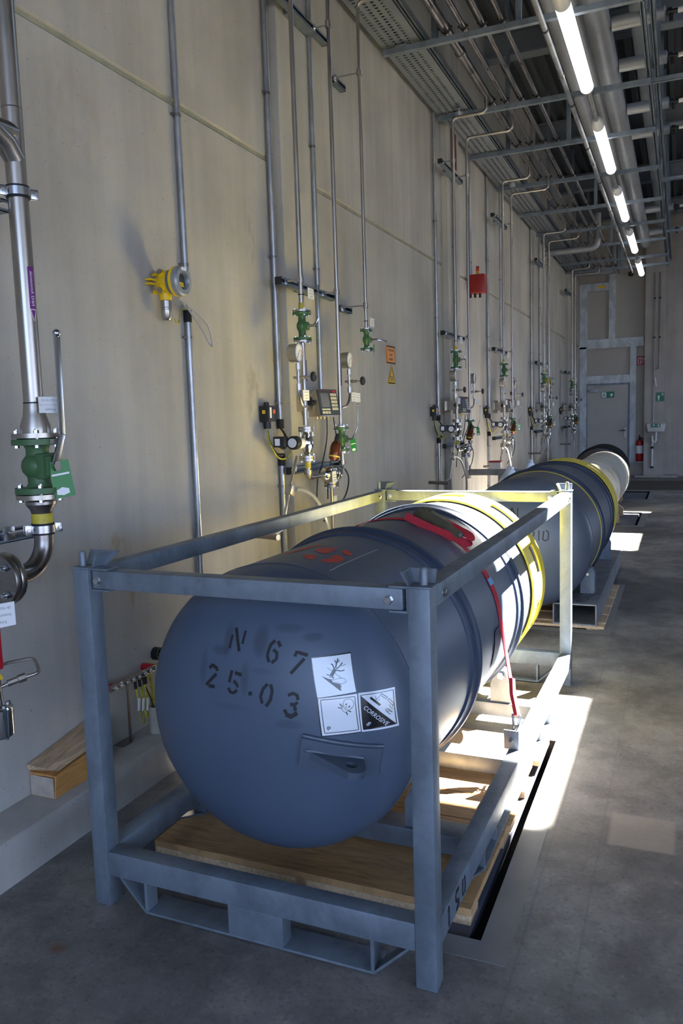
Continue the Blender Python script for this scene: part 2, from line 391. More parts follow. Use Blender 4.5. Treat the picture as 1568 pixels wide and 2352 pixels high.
# floor with the four scale pits cut out
m = MB(); xs = [XP - .3, PITX[0], PITX[1], XR]; ys = [YF - .3] + [y for p in PITS for y in p] + [YB + .3]
for i in range(3):
    for j in range(len(ys) - 1):
        if i == 1 and j % 2 == 1: continue
        m.poly([(xs[i], ys[j], 0), (xs[i + 1], ys[j], 0), (xs[i + 1], ys[j + 1], 0), (xs[i], ys[j + 1], 0)])
struct(m.build('floor', 'concrete_floor', smooth=False))
m = MB()
for y0, y1 in PITS:
    x0, x1 = PITX
    m.poly([(x0, y0, PITD), (x1, y0, PITD), (x1, y1, PITD), (x0, y1, PITD)])
    for a, b in (((x0, y0), (x1, y0)), ((x1, y0), (x1, y1)), ((x1, y1), (x0, y1)), ((x0, y1), (x0, y0))):
        m.poly([(*a, PITD), (*b, PITD), (*b, 0), (*a, 0)])
struct(m.build('floor_pit_lining', 'pit_dark', smooth=False))
m = MB()
for y0, y1 in PITS:  # smooth mortar border round every pit
    x0, x1 = PITX; w = .085; z = .0012
    m.box((x1, y0 - w, 0), (x1 + w, y1 + w, z)); m.box((x0, y0 - w, 0), (x1, y0, z)); m.box((x0, y1, 0), (x1, y1 + w, z))
struct(m.build('floor_border', 'pit_border', smooth=False))
m = MB(); m.box((-2.0, 16.15, 0), (4.9, 18.2, .002)); struct(m.build('floor_trench', 'floor_trench', smooth=False))
SCL = ['dark blue steel floor scale in its pit under the nearest timber boards', 'dark blue steel floor scale in its pit under the second blue drum',
       'dark blue steel floor scale in its pit beside the cream drum', 'dark blue steel floor scale in its pit, the one closest to the grey door']
scale0 = None
for i, (y0, y1) in enumerate(PITS):
    if scale0 is None:
        scale0 = thing('floor_scale', SCL[0], 'floor scale', (PITX[0], y0, -.0205), 0, 'floor scales')
        m = MB(); m.box((.02, .014, -.035), (1.308, y1 - y0 - .014, 0), .004); m.build('platform', 'scale_plate', scale0)
        for k, (a, b) in enumerate(((.12, .15), (1.2, .13), (.12, 1.38), (1.2, 1.38))):
            m = MB(); m.lathe([(0, .0005), (.006, .0005), (.007, .002), (.016, .002), (.016, 0), (0, 0)], (a, b, 0), n=16); m.build('screw', 'stainless_dark', scale0)
    else:
        dup(scale0, (PITX[0], y0, -.0205), SCL[i])

# left wall: profile swept along Y, with the recessed sealed joint at 3.0 m
m = MB(); prof = [(XW, 0), (XW, 2.99), (XW - .012, 2.998), (XW - .012, 3.022), (XW, 3.03), (XW, ROOF)]
for (a, za), (b, zb) in zip(prof, prof[1:]):
    m.poly([(a, YF, za), (a, YB, za), (b, YB, zb), (b, YF, zb)])
struct(m.build('wall_left', 'concrete_wall', smooth=False))
m = MB(); m.box((XW - .02, YF, 3.0), (XW - .009, YB, 3.02)); struct(m.build('trim_9', 'joint_seal', smooth=False))
for i, (y0, y1) in enumerate(((.2, .65), (4.31, 4.77), (7.92, 8.38), (12.98, 13.45), (17.1, 17.5))):
    m = MB(); m.box((XW - .02, y0, ZP - .02), (-2.15, y1, ROOF), .006); struct(m.build('trim_%d' % (i + 1), 'concrete_column', smooth=False))
# plinth with a slightly ragged face
m = MB(); n = 90; rows = [(XP, 0), (XP - .004, .05), (XP + .003, .11), (XP, ZP - .006), (XP - .008, ZP), (XW - .02, ZP)]
grid = []
for k in range(n + 1):
    y = YF + (YB - YF) * k / n
    grid.append([m.b.verts.new((x + (random.uniform(-.003, .003) if 0 < r < 5 else 0), y, z)) for r, (x, z) in enumerate(rows)])
for a, b in zip(grid, grid[1:]):
    for r in range(5): m.b.faces.new((a[r], b[r], b[r + 1], a[r + 1]))
struct(m.build('baseboard_left', 'concrete_plinth', ang=50))

# roof: trapezoidal sheet with three openings
m = MB(); xs = sorted({-2.6, XR + .2} | {v for r in ROOFLIGHTS for v in r[:2]}); ys = sorted({YF - .2, YB + .3} | {v for r in ROOFLIGHTS for v in r[2:]})
for i in range(len(xs) - 1):
    for j in range(len(ys) - 1):
        cx, cy = (xs[i] + xs[i + 1]) / 2, (ys[j] + ys[j + 1]) / 2
        if any(r[0] < cx < r[1] and r[2] < cy < r[3] for r in ROOFLIGHTS): continue
        m.poly([(xs[i], ys[j], ROOF), (xs[i], ys[j + 1], ROOF), (xs[i + 1], ys[j + 1], ROOF), (xs[i + 1], ys[j], ROOF)])
for k in range(30):  # ribs of the sheet
    x = -2.2 + k * .165
    if x < .4: m.hexa([(x, YF, ROOF - .06), (x + .06, YF, ROOF - .06), (x + .06, YB, ROOF - .06), (x, YB, ROOF - .06), (x - .02, YF, ROOF + .001), (x + .08, YF, ROOF + .001), (x + .08, YB, ROOF + .001), (x - .02, YB, ROOF + .001)])
struct(m.build('ceiling', 'roof_sheet', smooth=False))
for i, y in enumerate((6.6, 9.9, 13.2, 16.2, 18.9)):  # I-beams across the hall
    m = MB(); m.box((XW - .01, y - .09, 5.92), (XR, y + .09, 5.94)); m.box((XW - .01, y - .006, 5.66), (XR, y + .006, 5.93)); m.box((XW - .01, y - .09, 5.64), (XR, y + .09, 5.665))
    struct(m.build('ceiling_beam_%d' % (i + 1), 'roof_steel', smooth=False))
m = MB(); m.box((-.52, YF, 5.3), (-.36, YB - .05, 5.64)); struct(m.build('ceiling_beam_9', 'roof_steel', smooth=False))
# right wall with two openings added for sky light, front wall with the open gate
m = MB(); m.box((XR, YF, 3.2), (XR + .2, YB, ROOF)); m.box((XR, YF, 0), (XR + .2, -3.5, 3.2)); m.box((XR, 2.5, 0), (XR + .2, 12.5, 3.2)); m.box((XR, 16.5, 0), (XR + .2, YB, 3.2)); m.box((XR, 12.5, 2.8), (XR + .2, 16.5, 3.2)); m.box((XR + .2, -6.5, 3.3), (XR + 4.2, 22.0, 3.4))  # last box: unseen canopy added outside to keep direct sun out
struct(m.build('wall_right', 'right_wall', smooth=False))
m = MB(); m.box((XW - .3, YF - .2, 0), (-1.2, YF, ROOF)); m.box((4.6, YF - .2, 0), (XR + .2, YF, ROOF)); m.box((-1.2, YF - .2, 3.8), (4.6, YF, ROOF)); struct(m.build('wall_front', 'right_wall', smooth=False))
m = MB(); m.poly([(-40, -45, -.01), (45, -45, -.01), (45, YF - .25, -.01), (-40, YF - .25, -.01)]); m.poly([(XR + .1, YF - .25, -.012), (45, YF - .25, -.012), (45, 30, -.012), (XR + .1, 30, -.012)]); struct(m.build('outside_ground', 'outer_ground', smooth=False))

# ---------------------------------------------------------------- end wall with the door
m = MB(); x = -2.21
while x < -.78:  # ribbed sandwich panel with a real profile
    m.box((x, YB, 0), (x + .040, YB + .1, ROOF)); m.box((x + .040, YB + .006, 0), (x + .052, YB + .1, ROOF)); x += .052
struct(m.build('wall_back', 'panel_grey', smooth=False))
m = MB(); m.box((-.36, YB, 0), (XR, YB + .2, ROOF)); m.box((-2.4, YB + .1, 0), (-.3, YB + .2, ROOF)); m.box((-.36, YB - .006, 3.03), (XR, YB, 3.05)); struct(m.build('wall_back_concrete', 'concrete_back', smooth=False))
m = MB(); m.box((-.775, YB - .27, 0), (-.35, YB + .05, ROOF), .008); struct(m.build('trim_6', 'concrete_back', smooth=False))
m = MB(); m.box((-.95, YB - .42, 0), (-.05, YB - .02, .035), .006); struct(m.build('trim_7', 'concrete_back', smooth=False))
m = MB(); m.box((-1.08, YB - .06, 0), (-.775, YB + .02, .31)); struct(m.build('trim_8', 'concrete_back', smooth=False))
YFc = YB - .02
m = MB()
for lo, hi in (((-2.205, 0), (-2.045, 3.0)), ((-2.045, 2.145), (-1.09, 2.33)), ((-1.09, .33), (-.955, 2.96)), ((-2.205, 2.95), (-.80, 3.16)), ((-2.205, 3.16), (-2.02, 4.42)), ((-1.56, 3.16), (-1.41, 4.62)),
               ((-2.02, 4.24), (-1.56, 4.42)), ((-1.09, .31), (-.775, .345))):
    m.box((lo[0], YFc - .05, lo[1]), (hi[0], YB + .002, hi[1]), .004)
struct(m.build('trim_10', 'galvanized_frame', smooth=False))
d = struct(MB().box((-2.03, YB - .035, .01), (-1.12, YB + .004, 2.11), .004).build('door_1', 'door_grey', smooth=False))
m = MB(); m.box((-2.07, YB - .05, 0), (-2.03, YB + .004, 2.15)); m.box((-1.12, YB - .05, 0), (-1.08, YB + .004, 2.15)); m.box((-2.03, YB - .05, 2.11), (-1.12, YB + .004, 2.15)); m.build('door_frame', 'galvanized', d, smooth=False)
m = MB(); m.box((-1.205, YB - .05, .90), (-1.155, YB - .036, 1.12), .004); m.build('handle_plate', 'white_paint_metal', d)
m = MB(); m.tube([(-1.18, YB - .05, 1.06), (-1.18, YB - .10, 1.06), (-1.30, YB - .10, 1.055)], .010, smooth_bend=.02); m.build('door_handle', 'black_plastic', d)
m = MB(); m.box((-2.0, YB - .10, 1.96), (-1.78, YB - .036, 2.02), .006); m.box((-1.87, YB - .07, 2.055), (-1.46, YB - .036, 2.08), .003); m.build('door_closer', 'cast_grey', d)

def wall_sign(name, label, cat, c, w, h, colr, axis='y', edge=None):  # thin plate facing -Y (axis y) or +X (axis x)
    t = thing(name, label, cat, c)
    m = MB()
    if axis == 'y': m.box((-w / 2, 0, -h / 2), (w / 2, .004, h / 2)); fn = flat((0, -.0015, 0), (1, 0, 0), (0, 0, 1))
    else: m.box((0, -w / 2, -h / 2), (.004, w / 2, h / 2)); fn = flat((.0055, 0, 0), (0, 1, 0), (0, 0, 1))
    m.build('plate', colr, t, smooth=False); return t, fn
t, fn = wall_sign('exit_sign', 'green escape route sign with running figure and arrow on the grey door', 'sign', (-1.575, YB - .042, 1.885), .29, .145, 'sign_green')
m = MB(); m.prism([(.045, -.01), (.085, .035), (.125, -.01), (.10, -.01), (.10, -.045), (.07, -.045), (.07, -.01)], fn(0, 0), (1, 0, 0), (0, 0, 1), (0, -1, 0), .001); m.build('arrow', 'white_print', t, smooth=False)
m = MB(); m.poly([fn(a, b) for a, b in ((-.13, -.06), (-.03, -.06), (-.03, .06), (-.13, .06))]); m.build('doorway', 'white_print', t, smooth=False)
fn2 = lambda a, b: fn(a, b) + Vector((0, -.001, 0))
m = MB()
for s_, w in (([(-.075, .03), (-.085, -.005), (-.06, -.02), (-.055, -.05)], .016), ([(-.085, -.005), (-.105, -.03), (-.12, -.028)], .014), ([(-.078, .025), (-.055, .012), (-.045, .02)], .010), ([(-.078, .025), (-.10, .02), (-.105, .005)], .010), ([(-.068, .045), (-.066, .047)], .022)): m.ribbon(s_, w, fn2)
m.build('running_figure', 'sign_green', t, smooth=False)
t, fn = wall_sign('fire_hose_sign', 'red fire hose sign with white hose symbol beside the concrete column', 'sign', (-.862, YB - .006, 2.625), .20, .20, 'sign_red')
m = MB()
for s_, w in (([(-.06, -.07), (-.06, .06), (-.01, .06), (-.01, -.07)], .012), ([(.0, .07), (.055, .03), (.04, -.02), (-.03, -.075)], .014), ([(.055, .03), (.085, .05)], .010)): m.ribbon(s_, w, fn)
m.build('hose_symbol', 'white_print', t, smooth=False)
t, fn = wall_sign('shower_sign', 'green emergency shower sign on the concrete column above the white basin', 'sign', (-.44, YB - .276, 1.79), .175, .20, 'sign_green')
m = MB()
for s_, w in (([(-.03, .03), (-.03, -.03)], .035), ([(-.03, -.03), (-.03, -.08)], .022), ([(-.03, .055), (-.028, .056)], .026), ([(.03, .075), (.07, .075)], .012), ([(.035, .06), (.02, .02)], .006), ([(.05, .06), (.05, .02)], .006), ([(.065, .06), (.075, .02)], .006)): m.ribbon(s_, w, fn)
m.build('shower_symbol', 'white_print', t, smooth=False)
t, fn = wall_sign('beam_plate', 'small yellow plate on the steel beam above the grey door', 'sign', (-1.72, YFc - .055, 4.33), .16, .06, 'yellow_sign')
# eye wash basin, drain, shower pipes, extinguisher
t = thing('eyewash_basin', 'white wall-hung eye wash basin on the concrete column', 'basin', (-.51, YB - .275, 1.02))
m = MB(); m.hexa([(-.17, -.20, .0), (.17, -.20, .0), (.17, 0, .0), (-.17, 0, .0), (-.20, -.26, .17), (.20, -.26, .17), (.20, 0, .20), (-.20, 0, .20)], .012); m.build('bowl', 'white_plastic', t)
m = MB(); m.box((-.10, -.272, .10), (.09, -.262, .175)); m.build('front_sign', 'sign_green', t, smooth=False)
m = MB(); m.ribbon([(-.045, .02), (-.045, -.01)], .03, flat((0, -.2745, .14), (1, 0, 0), (0, 0, 1))); m.ribbon([(.05, .02), (.05, -.02)], .03, flat((0, -.2745, .14), (1, 0, 0), (0, 0, 1))); m.build('eyewash_symbol', 'white_print', t, smooth=False)
m = MB(); m.tube([(0.0, -.12, 0), (0, -.12, -.20), (-.04, -.12, -.24), (-.08, -.12, -.20), (-.08, -.10, -.10), (-.08, -.04, -.10), (-.08, -.03, -.32)], .022, smooth_bend=.04); m.build('drain_trap', 'white_plastic', t)
t = thing('drain_pipe', 'white drain pipe with dark collars below the eye wash basin', 'pipe', (-.59, YB - .305, .22))
m = MB(); m.cyl((0, 0, .0), (0, 0, .46), .022); m.build('tube', 'white_plastic', t)
for z in (.0, .44): m = MB(); m.cyl((0, 0, z - .02), (0, 0, z + .02), .034); m.box((-.02, .02, z - .01), (.02, .035, z + .01)); m.build('collar', 'black_rubber', t)
for i, (x, lb) in enumerate(((-.575, 'thin steel shower pipe on the column, the one running down to the pull valve'), (-.465, 'thin steel shower pipe on the column, the one with the bent lower end'))):
    t = thing('shower_pipe', lb, 'pipe', (x, YB - .30, 0), 0, 'emergency shower pipes on the column')
    m = MB()
    m.tube([(0, 0, 4.5), (0, 0, 2.42), (-.09, 0, 2.42), (-.09, 0, 2.36)] if i else [(0, 0, 4.5), (0, 0, 1.22)], .012 if i else .010, smooth_bend=.03); m.build('tube', 'stainless_dark', t)
    for z in (3.95, 3.1): m = MB(); m.cyl((0, 0, z - .015), (0, 0, z + .015), .022); m.box((-.008, .01, z - .01), (.008, .03, z + .01)); m.build('clip', 'black_rubber', t)
t = thing('shower_pull', 'white pull handle hanging from the emergency shower valve', 'handle', (-.55, YB - .32, 2.1)); m = MB(); m.bar((0, 0, .12), (.03, -.01, -.08), .03, .012, (0, 1, 0), .003); m.build('handle_plate', 'white_plastic', t)
t = thing('fire_extinguisher', 'red fire extinguisher with white label on the ledge beside the column', 'extinguisher', (-.865, YB - .10, .345))
m = MB(); m.lathe([(0, 0), (.075, 0), (.082, .02), (.082, .42), (.07, .47), (.03, .50), (0, .50)]); m.build('cylinder', 'extinguisher_red', t)
m = MB(); m.lathe([(.0835, .18), (.0835, .36)], n=24); m.build('label_band', 'label_white', t)
m = MB(); m.cyl((0, 0, .49), (0, 0, .55), .025); m.bar((0, .01, .555), (0, -.11, .60), .02, .012); m.bar((0, .01, .545), (0, -.10, .555), .02, .01); m.build('valve_head', 'black_plastic', t)
m = MB(); m.tube([(.02, 0, .53), (.10, -.02, .50), (.105, -.02, .2)], .012, smooth_bend=.05); m.build('hose', 'black_rubber', t)
t = thing('door_camera', 'small dark dome camera on the panel wall above the door', 'camera', (-1.09, YB - .06, 4.55)); m = MB(); m.ball((0, -.05, 0), .055); m.build('dome', 'black_plastic', t); m = MB(); m.cyl((0, .06, .03), (0, -.04, .03), .03); m.build('bracket', 'cast_grey', t)
# ---------------------------------------------------------------- galvanised transport frame round the nearest drum
FX, FY, FA = -1.7022, 1.8796, -0.0104
W, D, H, P = 1.135, 2.615, 1.089, .06
F = thing('transport_frame', 'galvanised steel cage frame around the nearest blue drum', 'frame', (FX, FY, 0), FA)
def hexbolt(mb, c, ax, r, h): mb.lathe([(0, 0), (r, 0), (r, h * .8), (r * .85, h), (0, h)], c, ax, 6); return mb
for ix, x in enumerate((0, W - P)):
    for iy, y in enumerate((0, D - P)):
        m = MB(); m.box((x, y, 0), (x + P, y + P, H), .006); post = m.build('post', 'galvanized', F)
        m = MB(); c = Vector((x + P / 2, y + P / 2, H)); m.box((x - .004, y - .004, H), (x + P + .004, y + P + .004, H + .005), .001)
        # flared stacking guide: two plates leaning outwards
        sx = -1 if ix == 0 else 1; inx = x + P if ix == 0 else x
        m.hexa([(x + .004, y + P - .004, H + .004), (x + P + .024, y + P - .004, H + .004), (x + P + .024, y + P + .002, H + .004), (x + .004, y + P + .002, H + .004),
                (x + .004, y + P + .02, H + .046), (x + P + .055, y + P + .02, H + .046), (x + P + .055, y + P + .026, H + .046), (x + .004, y + P + .026, H + .046)] if ix == 0 else
               [(x - .024, y + P - .004, H + .004), (x + P - .004, y + P - .004, H + .004), (x + P - .004, y + P + .002, H + .004), (x - .024, y + P + .002, H + .004),
                (x - .016, y + P + .012, H + .038), (x + P - .004, y + P + .012, H + .038), (x + P - .004, y + P + .018, H + .038), (x - .016, y + P + .018, H + .038)])
        if ix == 1: m.hexa([(x - .002, y + .01, H + .002), (x + .004, y + .01, H + .002), (x + .004, y + P, H + .002), (x - .002, y + P, H + .002), (x - .020, y + .004, H + .040), (x - .014, y + .004, H + .040), (x - .014, y + P + .01, H + .040), (x - .020, y + P + .01, H + .040)])
        else: m.hexa([(x + P - .004, y + .02, H + .002), (x + P + .002, y + .02, H + .002), (x + P + .002, y + P, H + .002), (x + P - .004, y + P, H + .002), (x + P + .006, y + .03, H + .04), (x + P + .012, y + .03, H + .04), (x + P + .045, y + P + .02, H + .044), (x + P + .039, y + P + .02, H + .044)])
        m.build('stacking_guide', 'galvanized', post)
        m = MB(); px_ = x + (.018 if ix == 0 else .036); m.lathe([(0, 0), (.0105, 0), (.0105, .042), (.007, .048), (0, .048)], (px_, y + .028, H + .002), n=14); m.build('pin', 'galvanized', post)
        # U-shaped pockets that take the top rails
        m = MB(); a, b = (x + P, x + P + .05) if ix == 0 else (x - .05, x)
        yy = y + (.0 if iy == 0 else 0)
        for z in (1.022, 1.086): m.box((a, yy + .002, z), (b + (.02 if ix == 0 else 0), yy + P - .004, z + .006), .001)
        m.box((a if ix == 0 else b - .004, yy + .004, 1.024), (a + .004 if ix == 0 else b, yy + P - .006, 1.09), .001); m.build('rail_pocket', 'galvanized', post)
TR0, TR1 = 1.029, 1.086
for y in (0.002, D - P + .002):
    m = MB(); m.box((P + .012, y, TR0), (W - P - .012, y + P - .006, TR1), .006); r = m.build('top_rail', 'galvanized', F)
    for x in (.092, W - .11):
        m = MB(); m.lathe([(0, 0), (.014, 0), (.014, .002), (0, .002)], (x, y, 1.055), (0, -1, 0), 16); hexbolt(m, (x, y - .002, 1.055), (0, -1, 0), .0115, .008); m.build('bolt', 'zinc_plated', r)
for ix, x in enumerate((.002, W - P + .004)):
    m = MB(); m.box((x, P + .008, TR0), (x + P - .006, D - P - .008, TR1), .006); r = m.build('top_rail', 'galvanized', F)
    for y in (.13, D - .13):
        m = MB(); xx = x + P - .006; m.lathe([(0, 0), (.014, 0), (.014, .002), (0, .002)], (xx, y, 1.055), (1, 0, 0), 16); hexbolt(m, (xx + .002, y, 1.055), (1, 0, 0), .0115, .008); m.build('bolt', 'zinc_plated', r)
B0, B1 = .104, .184
for y in (0.0, D - P):
    m = MB(); m.box((P - .001, y + .001, B0), (W - P + .001, y + P - .001, B1), .006); m.build('bottom_beam', 'galvanized', F)
for x in (0.0, W - P):
    m = MB(); m.box((x + .001, P - .001, B0), (x + P - .001, D - P + .001, B1), .006); m.build('bottom_beam', 'galvanized', F)
for y in (0.0, D - P):   # fork pockets front and back
    m = MB(); m.box((.19, y + .004, .004), (.955, y + .10 - (.04 if y else 0), .012), .002)
    for x in (.19, .945): m.box((x, y + .006, .010), (x + .010, y + .056, B0))
    m.box((.493, y + .004, .011), (.675, y + .056, B0), .002)
    for a, b in (((P + .04, y, B0), (.192, y, .008)), ((W - P - .02, y, B0), (.953, y, .008))):
        m.bar((a[0], y + .03, a[2]), (b[0], y + .03, b[2]), .05, .007, (0, 0, 1))
    m.build('fork_pocket', 'galvanized', F)
for x in (0.0, W - P):   # side fork pockets resting on the boards
    m = MB(); m.box((x + .004, .55, .0365), (x + P - .004, 1.88, .044), .002)
    for y in (.55, 1.865): m.box((x + .004, y, .043), (x + P - .004, y + .012, B0))
    for y in (.74, 1.65): m.box((x + .01, y, .043), (x + P - .01, y + .012, B0))
    for a, b in ((.385, .552), (2.045, 1.878)): m.bar((x + P / 2, a, B0), (x + P / 2, b, .042), .05, .007)
    m.build('fork_pocket', 'galvanized', F)
for y in (.575, 1.225, 1.855):
    m = MB(); m.box((P - .002, y, .052), (W - P + .002, y + .10, .120), .006); m.build('cross_member', 'galvanized', F)
for y in (.59, 1.87):   # roller brackets carrying the drum
    for sx in (-1, 1):
        c = .5354 + sx * .36; zt = .6096 - math.sqrt(max(0, (.4616 + .022) ** 2 - .36 ** 2))
        m = MB(); m.prism([(-.05, 0), (.05, 0), (.05, .09), (.02, .16), (-.02, .16), (-.05, .09)], (c, y, .119), (1, 0, 0), (0, 0, 1), (0, 1, 0), .008); m.prism([(-.05, 0), (.05, 0), (.05, .09), (.02, .16), (-.02, .16), (-.05, .09)], (c, y + .062, .119), (1, 0, 0), (0, 0, 1), (0, 1, 0), .008)
        br = m.build('roller_bracket', 'galvanized', F)
        m = MB(); m.cyl((c, y + .008, .255), (c, y + .062, .255), .028); m.build('roller', 'galvanized_light', br)
        m = MB(); hexbolt(m, (c, y, .255), (0, -1, 0), .019, .014); m.build('bolt', 'zinc_plated', br)
def tie_lug(sx):  # bent angle bracket for the strap hook
    x = W - .048 if sx > 0 else .048
    m = MB(); m.box((x - .030, 1.19, .184), (x + .030, 1.198, .262), .002); m.box((x + .024 * sx - .004, 1.20, .184), (x + .024 * sx + .004, 1.27, .262), .002); o = m.build('tie_down_lug', 'galvanized_dull', F)
    m = MB(); hexbolt(m, (x, 1.19, .224), (0, -1, 0), .010, .010); m.cyl((x, 1.18, .224), (x, 1.30, .224), .006); m.build('bolt', 'zinc_plated', o)
tie_lug(1); tie_lug(-1)
m = MB(); fn = flat((W + .0012, 0, 0), (0, 1, 0), (0, 0, 1))
for s_, w in (([(.12, .176), (.12, .116)], .009), ([(.108, .165), (.12, .177)], .006), ([(.222, .172), (.192, .172)], .009), ([(.190, .170), (.190, .146)], .007), ([(.192, .145), (.215, .140), (.218, .126), (.192, .118)], .009),
              ([(.268, .172), (.262, .160), (.262, .130), (.268, .120)], .009), ([(.284, .172), (.290, .160), (.290, .130), (.284, .120)], .009)): m.ribbon(s_, w, fn)
note(m.build('stencil_number', 'stencil_black', F, smooth=False), 'black stencilled number 150')
m = MB()
for k, y in enumerate((1.42, 1.46, 1.50)): m.ribbon([(y, .17), (y, .125)], .012, fn)
m.build('stencil_number', 'stencil_black', F, smooth=False)

# ---------------------------------------------------------------- timber boards under the frame, on the floor scale
t = thing('timber_pallet', 'low timber pallet of boards under the galvanised cage', 'pallet', (FX, FY, 0), FA)
zt = .035
for k, (y0, y1, xr, mt) in enumerate(((.335, .86, 1.140, 'wood_ply'), (.865, 1.06, 1.150, 'wood_ply'), (1.068, 1.44, 1.125, 'wood_ply'), (1.45, 1.70, 1.155, 'wood_pale'))):
    m = MB(); m.box((-.02, y0, zt - .024), (xr, y1, zt), .002); note(m.build('deck_board', mt, t, smooth=False), 'board with worn top')
for y in (.336, .80, 1.20, 1.60):
    m = MB(); m.box((-.019, y, -.0200), (1.138, y + .095, zt - .0245), .002); m.build('bearer', 'wood_pale', t, smooth=False)

# ---------------------------------------------------------------- drums
XC, ZC, RD = .5354, .6096, .4616
def dome_fn(off, y0, a, s=-1):
    return lambda u, v: Vector((XC + u, y0 + s * (a * math.sqrt(max(0.0, 1 - (u * u + v * v) / RD ** 2)) + off), ZC + v))
def drum(root, L0, A, L1, B, rings, paint, hoop, collar=True, yline=False):
    prof = [(RD * math.sin(PI / 2 * k / 14), L0 - A * math.cos(PI / 2 * k / 14)) for k in range(15)] + [(RD, L0 + .35), (RD, L1)] + [(RD * math.cos(PI / 2 * k / 8), L1 + B * math.sin(PI / 2 * k / 8)) for k in range(1, 9)]
    m = MB(); m.lathe(prof, (XC, 0, ZC), (0, 1, 0), 96); m.build('shell', paint, root, ang=60)
    m = MB(); m.lathe([(RD + .0004, L0 - .004), (RD + .0022, L0 - .002), (RD + .0022, L0 + .002), (RD + .0004, L0 + .004)], (XC, 0, ZC), (0, 1, 0), 96); m.build('weld_seam', paint, root)
    for y in rings:
        m = MB(); R1 = .4885
        m.lathe([(RD - .002, y - .055), (RD + .009, y - .050), (RD + .012, y - .02), (R1 - .012, y - .008), (R1 - .003, y + .0), (R1, y + .014), (R1 - .003, y + .028), (R1 - .012, y + .036), (RD + .012, y + .048), (RD + .004, y + .062), (RD - .002, y + .064)], (XC, 0, ZC), (0, 1, 0), 96)
        m.build('rolling_hoop', hoop, root)
    if collar:
        m = MB(); n = 120; R2 = .4785; ys = [L1 - .24, L1 - .105, L1 + .005, L1 + .10]; G = []
        for k in range(n):
            a = 2 * PI * k / n; G.append([[m.b.verts.new((XC + r * math.cos(a), y, ZC + r * math.sin(a))) for y in ys] for r in (R2, R2 - .010)])
        slot = lambda k, j: j == 1 and ((k * 3 - 8) % 36) < 18
        for k in range(n):
            q = (k + 1) % n
            for j in range(3):
                if slot(k, j): continue
                m.b.faces.new((G[k][0][j], G[q][0][j], G[q][0][j + 1], G[k][0][j + 1])); m.b.faces.new((G[k][1][j + 1], G[q][1][j + 1], G[q][1][j], G[k][1][j]))
            for j in (0, 3): m.b.faces.new((G[k][0][j], G[q][0][j], G[q][1][j], G[k][1][j]))
            if slot(k, 1):
                for j in (1, 2): m.b.faces.new((G[k][0][j], G[q][0][j], G[q][1][j], G[k][1][j]))
                if not slot(k - 1, 1): m.b.faces.new((G[k][0][1], G[k][0][2], G[k][1][2], G[k][1][1]))
                if not slot(q, 1): m.b.faces.new((G[q][0][1], G[q][0][2], G[q][1][2], G[q][1][1]))
        note(m.build('valve_collar', 'tank_yellow', root, ang=50), 'yellow slotted collar')
    if yline:
        m = MB(); y = rings[0]; m.lathe([(RD + .0005, y - .085), (RD + .004, y - .085), (RD + .004, y - .062), (RD + .0005, y - .062)], (XC, 0, ZC), (0, 1, 0), 96); note(m.build('paint_stripe', 'tank_yellow', root), 'yellow painted stripe')
DR = thing('gas_drum', 'nearest blue-grey gas drum lying in the cage, stencilled N 67 25.03', 'drum', (FX, FY, 0), FA, 'pressure drums in a row')
drum(DR, .3204, .2637, 2.36, .13, (.975, 1.812), 'tank_paint_stencilled', 'hoop_paint')
STENCIL=[([(-0.0516,0.245),(-0.0467,0.2821)],0.0073),([(-0.0387,0.302),(-0.0159,0.239)],0.0098),([(-0.0087,0.2601),(-0.0044,0.2966)],0.0076),([(0.0947,0.2759),(0.0826,0.2643),(0.0768,0.2415),(0.0767,0.2325),(0.0836,0.2169)],0.0095),([(0.1033,0.2739),(0.1127,0.2597)],0.0099),([(0.0921,0.2512),(0.1046,0.2427),(0.1052,0.2269),(0.0914,0.215)],0.0091),([(0.158,0.235),(0.1612,0.2473),(0.1938,0.2384)],0.0092),([(0.1856,0.2296),(0.1506,0.1886)],0.0096),([(-0.1171,0.1814),(-0.1054,0.1912),(-0.0889,0.1838),(-0.0861,0.177)],0.0105),([(-0.089,0.1683),(-0.1259,0.1319)],0.0098),([(-0.1162,0.1309),(-0.0926,0.1306)],0.0101),([(-0.0338,0.1851),(-0.0412,0.15)],0.0088),([(-0.0232,0.1791),(-0.0004,0.1753)],0.0098),([(-0.0258,0.1564),(-0.0123,0.1447),(-0.0134,0.1387)],0.0094),([(-0.0433,0.1343),(-0.0355,0.1226),(-0.0226,0.1222),(-0.0131,0.1315)],0.0095),([(0.0296,0.1308),(0.0327,0.1204)],0.0126),([(0.0847,0.1571),(0.0714,0.1423),(0.0645,0.1205),(0.0702,0.1007)],0.0092),([(0.0937,0.1565),(0.0996,0.1393),(0.0955,0.1132),(0.0819,0.0932)],0.0097),([(0.147,0.1286),(0.1611,0.1349),(0.1733,0.1294),(0.1761,0.1166)],0.0095),([(0.1538,0.1042),(0.1658,0.1022),(0.1696,0.0858)],0.0105),([(0.1763,0.1096),(0.1646,0.1034)],0.0085),([(0.1371,0.0881),(0.1457,0.0742),(0.159,0.0711),(0.1744,0.0812)],0.0106),([(0.1396,0.0703),(0.1566,0.0638),(0.1757,0.0752)],0.0039)]
STICK=[[(0.2054,0.2305),(0.3042,0.2391),(0.3284,0.1358),(0.2301,0.1231)],[(0.2313,0.1214),(0.331,0.1305),(0.3429,0.0232),(0.2437,0.0152)],[(0.3334,0.1319),(0.4154,0.133),(0.4293,0.0226),(0.3452,0.022)]]
